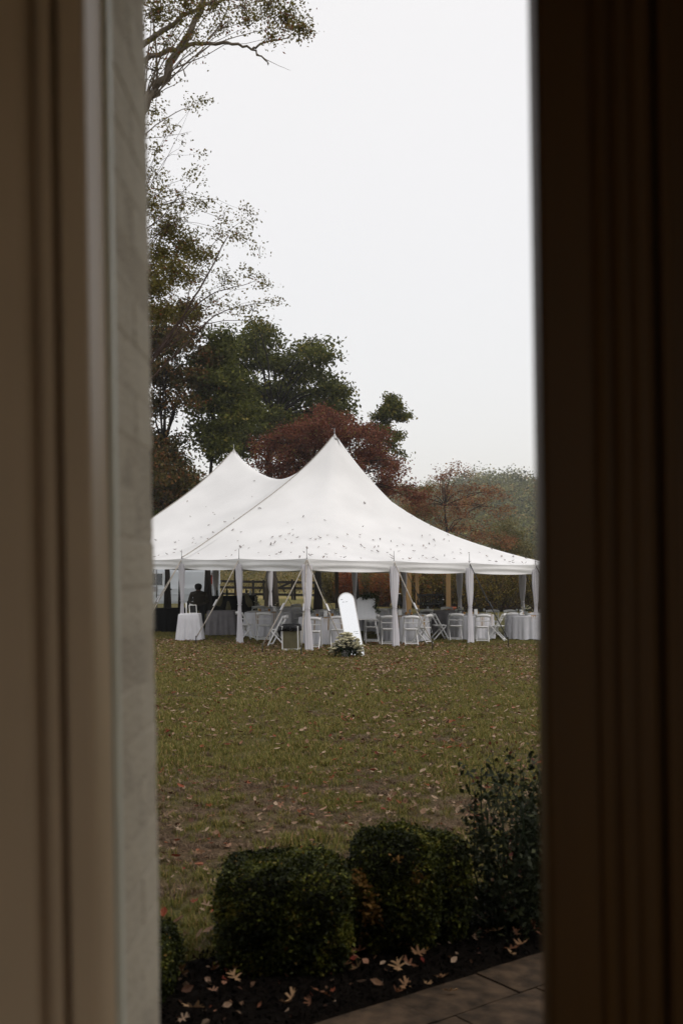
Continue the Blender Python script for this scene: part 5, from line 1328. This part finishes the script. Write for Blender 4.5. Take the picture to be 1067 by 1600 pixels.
# near tree, trunk hidden behind the left reveal
tree('poplar_tree', 'near pale barked tree whose bare limb arches into the top left of the sky', 14, 100, [(95, 700), (110, 450), (150, 280), (205, 195)],
     [(250, 20, 32), (290, 8, 30), (335, 2, 34, 700), (380, 12, 28, 500), (420, 8, 24, 420), (448, 28, 34, 1250), (470, 45, 20, 420), (425, 58, 22, 380), (300, 60, 32, 380), (262, 70, 30, 420), (345, 45, 26, 260), (240, 110, 22, 180), (308, 95, 20, 80), (290, 125, 18, 50), (250, -30, 60, 900), (330, -40, 60, 900), (410, -30, 50, 700), (390, 40, 20, 160), (150, -60, 120, 2000), (120, 120, 60, 900), (60, 40, 90, 1500)],
     L_olive, 1150, 8, .075, .046, 1, bark=mat('pale branch bark', (.17, .14, .11), .85, .3, 6, .5, 30), r0=.13, branches=260, dY=.8, fork=(225, 165), shell=.1, lr=.010, gap=9,
     limbs=[([(120, 330), (205, 190), (228, 162), (262, 112), (292, 55), (318, 5), (345, -60)], .105), ([(150, 130), (222, 92), (262, 82), (300, 70), (345, 65), (375, 68), (402, 84), (420, 100)], .045),
            ([(395, 76), (415, 64), (445, 62), (470, 40)], .018), ([(402, 84), (425, 98), (455, 110)], .006), ([(190, 100), (262, 38), (330, 2), (400, -6)], .05), ([(243, 148), (247, 90), (238, 40), (250, 0)], .022), ([(325, 62), (350, 30), (365, -10)], .014), ([(300, 45), (318, 46)], .012), ([(290, 118), (283, 100)], .012), ([(208, 225), (250, 190), (290, 168), (322, 155)], .010), ([(205, 218), (262, 213), (300, 205)], .006)], tone=.55)
tree('birch_tree', 'slender tree with sparse hanging leaves and reddish twigs at the left', 19, 190, [(188, 800), (192, 560), (205, 400), (215, 330)],
     [(243, 175, 18, 40), (262, 200, 20, 38), (300, 165, 16, 26), (322, 155, 9, 16), (245, 235, 20, 36), (285, 225, 18, 18), (310, 240, 10, 18), (300, 275, 22, 26), (245, 270, 16, 26), (262, 300, 24, 60), (240, 320, 22, 110),
      (285, 320, 26, 70), (320, 318, 22, 36), (350, 340, 22, 32), (385, 330, 14, 26), (388, 350, 12, 22), (375, 370, 18, 46), (340, 365, 24, 50), (405, 390, 16, 18), (262, 360, 30, 420), (290, 385, 30, 420), (250, 400, 30, 420), (310, 400, 20, 130),
      (330, 400, 18, 50), (275, 425, 32, 400), (245, 450, 26, 350), (300, 435, 22, 120), (390, 430, 20, 50), (350, 440, 24, 50), (410, 445, 18, 36), (420, 470, 14, 20), (430, 475, 9, 8), (395, 485, 20, 36), (360, 480, 22, 30), (410, 505, 14, 20), (330, 470, 24, 50), (300, 490, 22, 90), (255, 490, 26, 300), (200, 300, 70, 900), (170, 420, 90, 1400), (190, 180, 50, 300)],
     L_olive, 3100, 6, .085, .058, 2, bark=M_twig, r0=.10, branches=330, dY=.8, shell=.05, fork=(235, 560), tone=.4, lr=.006, gap=9,
     limbs=[([(192, 640), (240, 560), (290, 490), (325, 430), (352, 375), (358, 368)], .030), ([(200, 600), (262, 540), (310, 470), (345, 452), (400, 440)], .022), ([(205, 620), (270, 560), (330, 495), (370, 478), (428, 472)], .020), ([(240, 560), (300, 515), (340, 500), (410, 500)], .015), ([(205, 370), (250, 345), (275, 310), (300, 285)], .014), ([(215, 395), (262, 350), (330, 320)], .010), ([(290, 490), (300, 430), (330, 380), (385, 340)], .012)])
# dark tree behind the tent at left
tree('dark_tree', 'dark browning tree at the left edge rising behind the tent', 46.0, 262, [(262, 900), (258, 800), (255, 700)],
     [(250, 500, 34), (285, 480, 28), (262, 540, 34), (300, 530, 26), (245, 590, 34), (285, 590, 30), (320, 560, 20, 300), (250, 640, 30), (290, 625, 24), (262, 690, 28), (250, 735, 32), (285, 745, 28, 900), (245, 780, 30), (275, 785, 24, 600), (225, 550, 60), (215, 680, 60), (305, 595, 18, 260), (230, 440, 40, 1000)],
     L_mix, 1300, 17, .30, .18, 3, bark=M_barkd, r0=.15, branches=120, dY=1.2, shell=.2, tone=.45)
tree('understorey_tree', 'mid green bushy tree low behind the left tent slope', 47.5, 283, [(283, 900), (282, 820), (280, 780)],
     [(262, 720, 22), (280, 745, 24), (300, 735, 14, 120), (262, 770, 24), (285, 775, 22), (250, 745, 22), (300, 755, 12, 100), (240, 800, 30), (262, 810, 22), (310, 748, 8, 30)],
     L_oak, 620, 20, .26, .15, 13, bark=M_barkd, r0=.12, branches=40, dY=.8, shell=.2, tone=.6)
tree('walnut_tree', 'dark tree trunk standing against the rear of the van with crown above the left peak', 46.6, 325, [(325, 890), (325, 800), (332, 700)],
     [(330, 560, 36), (350, 600, 42), (325, 630, 28), (365, 650, 38), (330, 680, 22), (318, 600, 18, 300), (312, 665, 14, 200), (345, 700, 22, 500), (350, 530, 26, 420), (340, 690, 20, 300), (293, 690, 10, 50)],
     L_oak, 950, 16, .30, .19, 14, bark=M_barkd, r0=.17, branches=100, dY=1.0, shell=.25, tone=.4)
# big oak
tree('oak_tree', 'large dark green oak with a thick grey trunk behind the left peak', 58, 425, [(424, 890), (422, 800), (420, 720), (428, 660)],
     [(395, 545, 36), (410, 520, 18, 360), (360, 570, 34), (430, 570, 38), (375, 620, 44), (440, 630, 46), (420, 670, 42), (360, 680, 32), (475, 580, 34), (500, 560, 24), (490, 545, 20, 300), (510, 535, 10, 60), (495, 620, 40), (525, 620, 22), (530, 640, 18, 360), (520, 600, 16, 260), (480, 660, 40), (350, 540, 26), (400, 515, 12, 130), (470, 545, 16, 160), (540, 655, 14, 200), (395, 505, 9, 60), (380, 700, 30), (330, 570, 22, 300)],
     L_oak, 2100, 16, .34, .22, 4, r0=.34, branches=200, dY=2.2, shell=.25, tone=.42, lr=.07)
tree('young_oak', 'separate sprig-like green treetop right of the tall red tree', 60, 560, [(556, 890), (555, 800), (562, 740), (575, 690)],
     [(600, 650, 16, 300), (615, 640, 18, 340), (628, 655, 12, 180), (592, 668, 12, 160), (610, 628, 12, 140), (622, 680, 9, 80), (610, 692, 9, 60), (600, 675, 12, 120), (622, 705, 8, 50), (630, 712, 6, 26), (588, 690, 12, 140), (598, 700, 9, 60)],
     L_oak, 300, 20, .20, .19, 15, r0=.10, branches=60, dY=.8, shell=.1, tone=.6, bark=M_barkd)
# red trees
tree('red_maple_tree', 'broad red brown tree filling the gap between the two tent peaks', 53, 497, [(497, 890), (495, 820), (497, 770)],
     [(430, 700, 26), (460, 690, 30), (495, 675, 32), (530, 670, 28), (560, 680, 26), (585, 700, 22), (450, 725, 30), (485, 720, 34), (525, 710, 34), (565, 715, 30), (600, 730, 20), (410, 725, 18, 200), (470, 665, 16, 200), (510, 650, 14, 170), (540, 655, 14, 160), (590, 680, 14, 160), (405, 705, 12, 100), (610, 745, 18, 240), (625, 735, 9, 50), (620, 720, 8, 36), (480, 750, 34), (545, 745, 34), (600, 765, 24), (440, 745, 24), (635, 760, 16, 120), (650, 780, 16, 160), (500, 640, 8, 40), (400, 690, 8, 40)],
     L_red, 2500, 16, .25, .14, 5, r0=.20, branches=260, dY=1.8, shell=.2, tone=.5, bark=M_barkd)
tree('rust_tree', 'open layered rust coloured small tree right of the front peak before the hill', 74, 700, [(699, 890), (698, 830), (694, 790)],
     [(705, 735, 16, 150), (690, 745, 12, 80), (725, 740, 10, 60), (700, 770, 22, 260), (735, 765, 22, 260), (765, 770, 18, 190), (785, 775, 12, 80), (680, 790, 26, 420), (715, 795, 24, 320), (750, 795, 22, 260), (780, 800, 16, 110), (792, 797, 8, 24), (690, 815, 24, 300), (725, 820, 24, 320), (755, 835, 18, 190), (660, 775, 20, 260), (785, 845, 18, 150), (760, 820, 16, 120), (650, 800, 20, 260), (740, 845, 20, 240), (630, 785, 14, 140), (792, 852, 8, 40), (715, 728, 6, 20)],
     L_rust, 560, 14, .30, .16, 6, r0=.14, branches=300, dY=1.6, shell=.05, tone=.45, bark=mat('rust tree bark', (.035, .026, .02), .9, .3), up=1.6,
     limbs=[([(697, 830), (692, 780), (690, 735)], .06), ([(697, 835), (730, 800), (770, 780)], .06)])
tree('yellowing_tree', 'small yellow green tree low beside the rust tree', 84, 790, [(790, 880), (789, 860)],
     [(785, 820, 16, 120), (800, 835, 18, 160), (780, 845, 18, 160), (812, 850, 14, 100), (795, 860, 20, 300), (770, 830, 10, 40), (825, 862, 12, 120)], L_meadow, 380, 14, .34, .17, 7, r0=.10, branches=40, dY=1, shell=.1, tone=.25, bark=M_barkd)
tree('yellowing_tree', 'yellow green tree peeping between the red tree and the rust tree', 78, 655, [(655, 880), (655, 830)],
     [(640, 770, 12, 110), (655, 790, 16, 160), (668, 765, 10, 60), (670, 800, 14, 120), (645, 800, 16, 150), (630, 765, 8, 40)], L_meadow, 260, 14, .28, .16, 8, r0=.10, branches=30, dY=1, shell=.1, tone=.15, bark=M_barkd)
# trees far behind left (fills between oak and dark tree near the tent slope)
tree('background_tree', 'pale green tree glimpsed between the left tent slope and dark tree', 95, 300, [(300, 880), (300, 800)],
     [(300, 770, 22), (270, 780, 26), (315, 760, 12, 100), (250, 770, 26), (285, 760, 18)], L_meadow, 300, 14, .5, .26, 16, r0=.2, branches=20, dY=1, shell=.2, tone=.1, bark=M_barkd)

# shrubs behind the tent on the right
def shrub(name, px, Y, rx, h, leaf, n, ls, label, seed, tone=.4, arch_=False):
    rng = np.random.default_rng(seed); p = gX(px, Y); root = empty(name, p, label=label, cat='shrub'); mb = MB(); cs = []; tn = []
    for i in range(n):
        a = rng.uniform(0, 2*pi); sp = rx*sqrt(rng.random()); L_ = h*rng.uniform(.45, 1.0)*(1-.25*(sp/rx)**2)
        tip = Vector((sp*cos(a), sp*sin(a), L_)); pts = branch_path((tip.x*.35, tip.y*.35, 0), tip, rng, wob=.08, n=5)
        mb.tube(pts, [.012, .010, .008, .005, .003], 4, cap=False); t0 = rng.normal(tone, .2)
        for k in range(1, 5):
            for l_ in range(7): cs.append(tuple(pts[k]+Vector(rng.normal(size=3))*.13)); tn.append(t0)
    mb.build('stems', M_twig, root); c = np.array(cs); v, q = leaves_np(rng, c, np.full(len(c), ls), aspect=.42)
    npmesh('foliage', v, q, leaf, root, rnd=np.repeat(np.clip(np.array(tn)+rng.normal(0, .15, len(c)), 0, 1), 4))
shl = ['tall golden shrub behind the third right curtain', 'golden shrub with reddish leaves behind the sideways chair', 'dense arching golden shrub above the rose vase table', 'golden shrub beside the far right curtain', 'dark golden shrub at the door edge']
for k, (px, rx, h) in enumerate(((733, 1.2, 2.7), (762, 1.3, 2.9), (792, 1.3, 3.0), (818, 1.2, 2.9), (845, 1.3, 3.0))): shrub('golden_shrub', px, 54+k*.6, rx, h, L_gold, 330, .11, shl[k], 100+k, tone=.45)
for k, (px, Y, lb) in enumerate(((660, 58, 'tall golden grass clump left of the swing bench'), (685, 60, 'tall golden grass clump above the swing bench'), (712, 58, 'tall golden grass clump right of the pergola post'), (636, 61, 'tall golden grass clump between the pergola posts'))): shrub('tall_grass_clump', px, Y, 1.3, 2.9, L_gold, 260, .16, lb, 120+k, tone=.6)
shrub('burning_bush', 545, 62, .8, 2.6, L_flame, 120, .13, 'orange red bush seen above the mirror', 131, tone=.5)
shrub('burning_bush', 600, 60, .9, 2.3, L_flame, 130, .13, 'orange bush left of the pergola above the easel curtain', 132, tone=.7)
shrub('mixed_shrub', 575, 64, 1.3, 2.6, L_gold, 200, .13, 'dark golden bush behind the garland', 133, tone=.2)
shrub('mixed_shrub', 520, 66, 1.2, 2.4, L_gold, 150, .13, 'brownish bush above the centre pole foot', 134, tone=.25)
print('trees done')

# ================================================================ HAZE
hz = MB().box((60, 300, 28), (1000, 760, 66)).build('haze', mat('haze air', (1, 1, 1)))
hm = bpy.data.materials.new('haze volume'); hm.use_nodes = True; hn = hm.node_tree; hn.nodes.clear()
ho = hn.nodes.new('ShaderNodeOutputMaterial'); hv = hn.nodes.new('ShaderNodeVolumePrincipled')
hv.inputs['Color'].default_value = (0.93, 0.95, 0.97, 1); hv.inputs['Density'].default_value = 0.00048; hv.inputs['Anisotropy'].default_value = 0.2
hn.links.new(hv.outputs[0], ho.inputs['Volume']); hz.data.materials.clear(); hz.data.materials.append(hm)
tag(hz, 'thin pale haze in front of the wooded hillside', 'haze', kind='stuff')
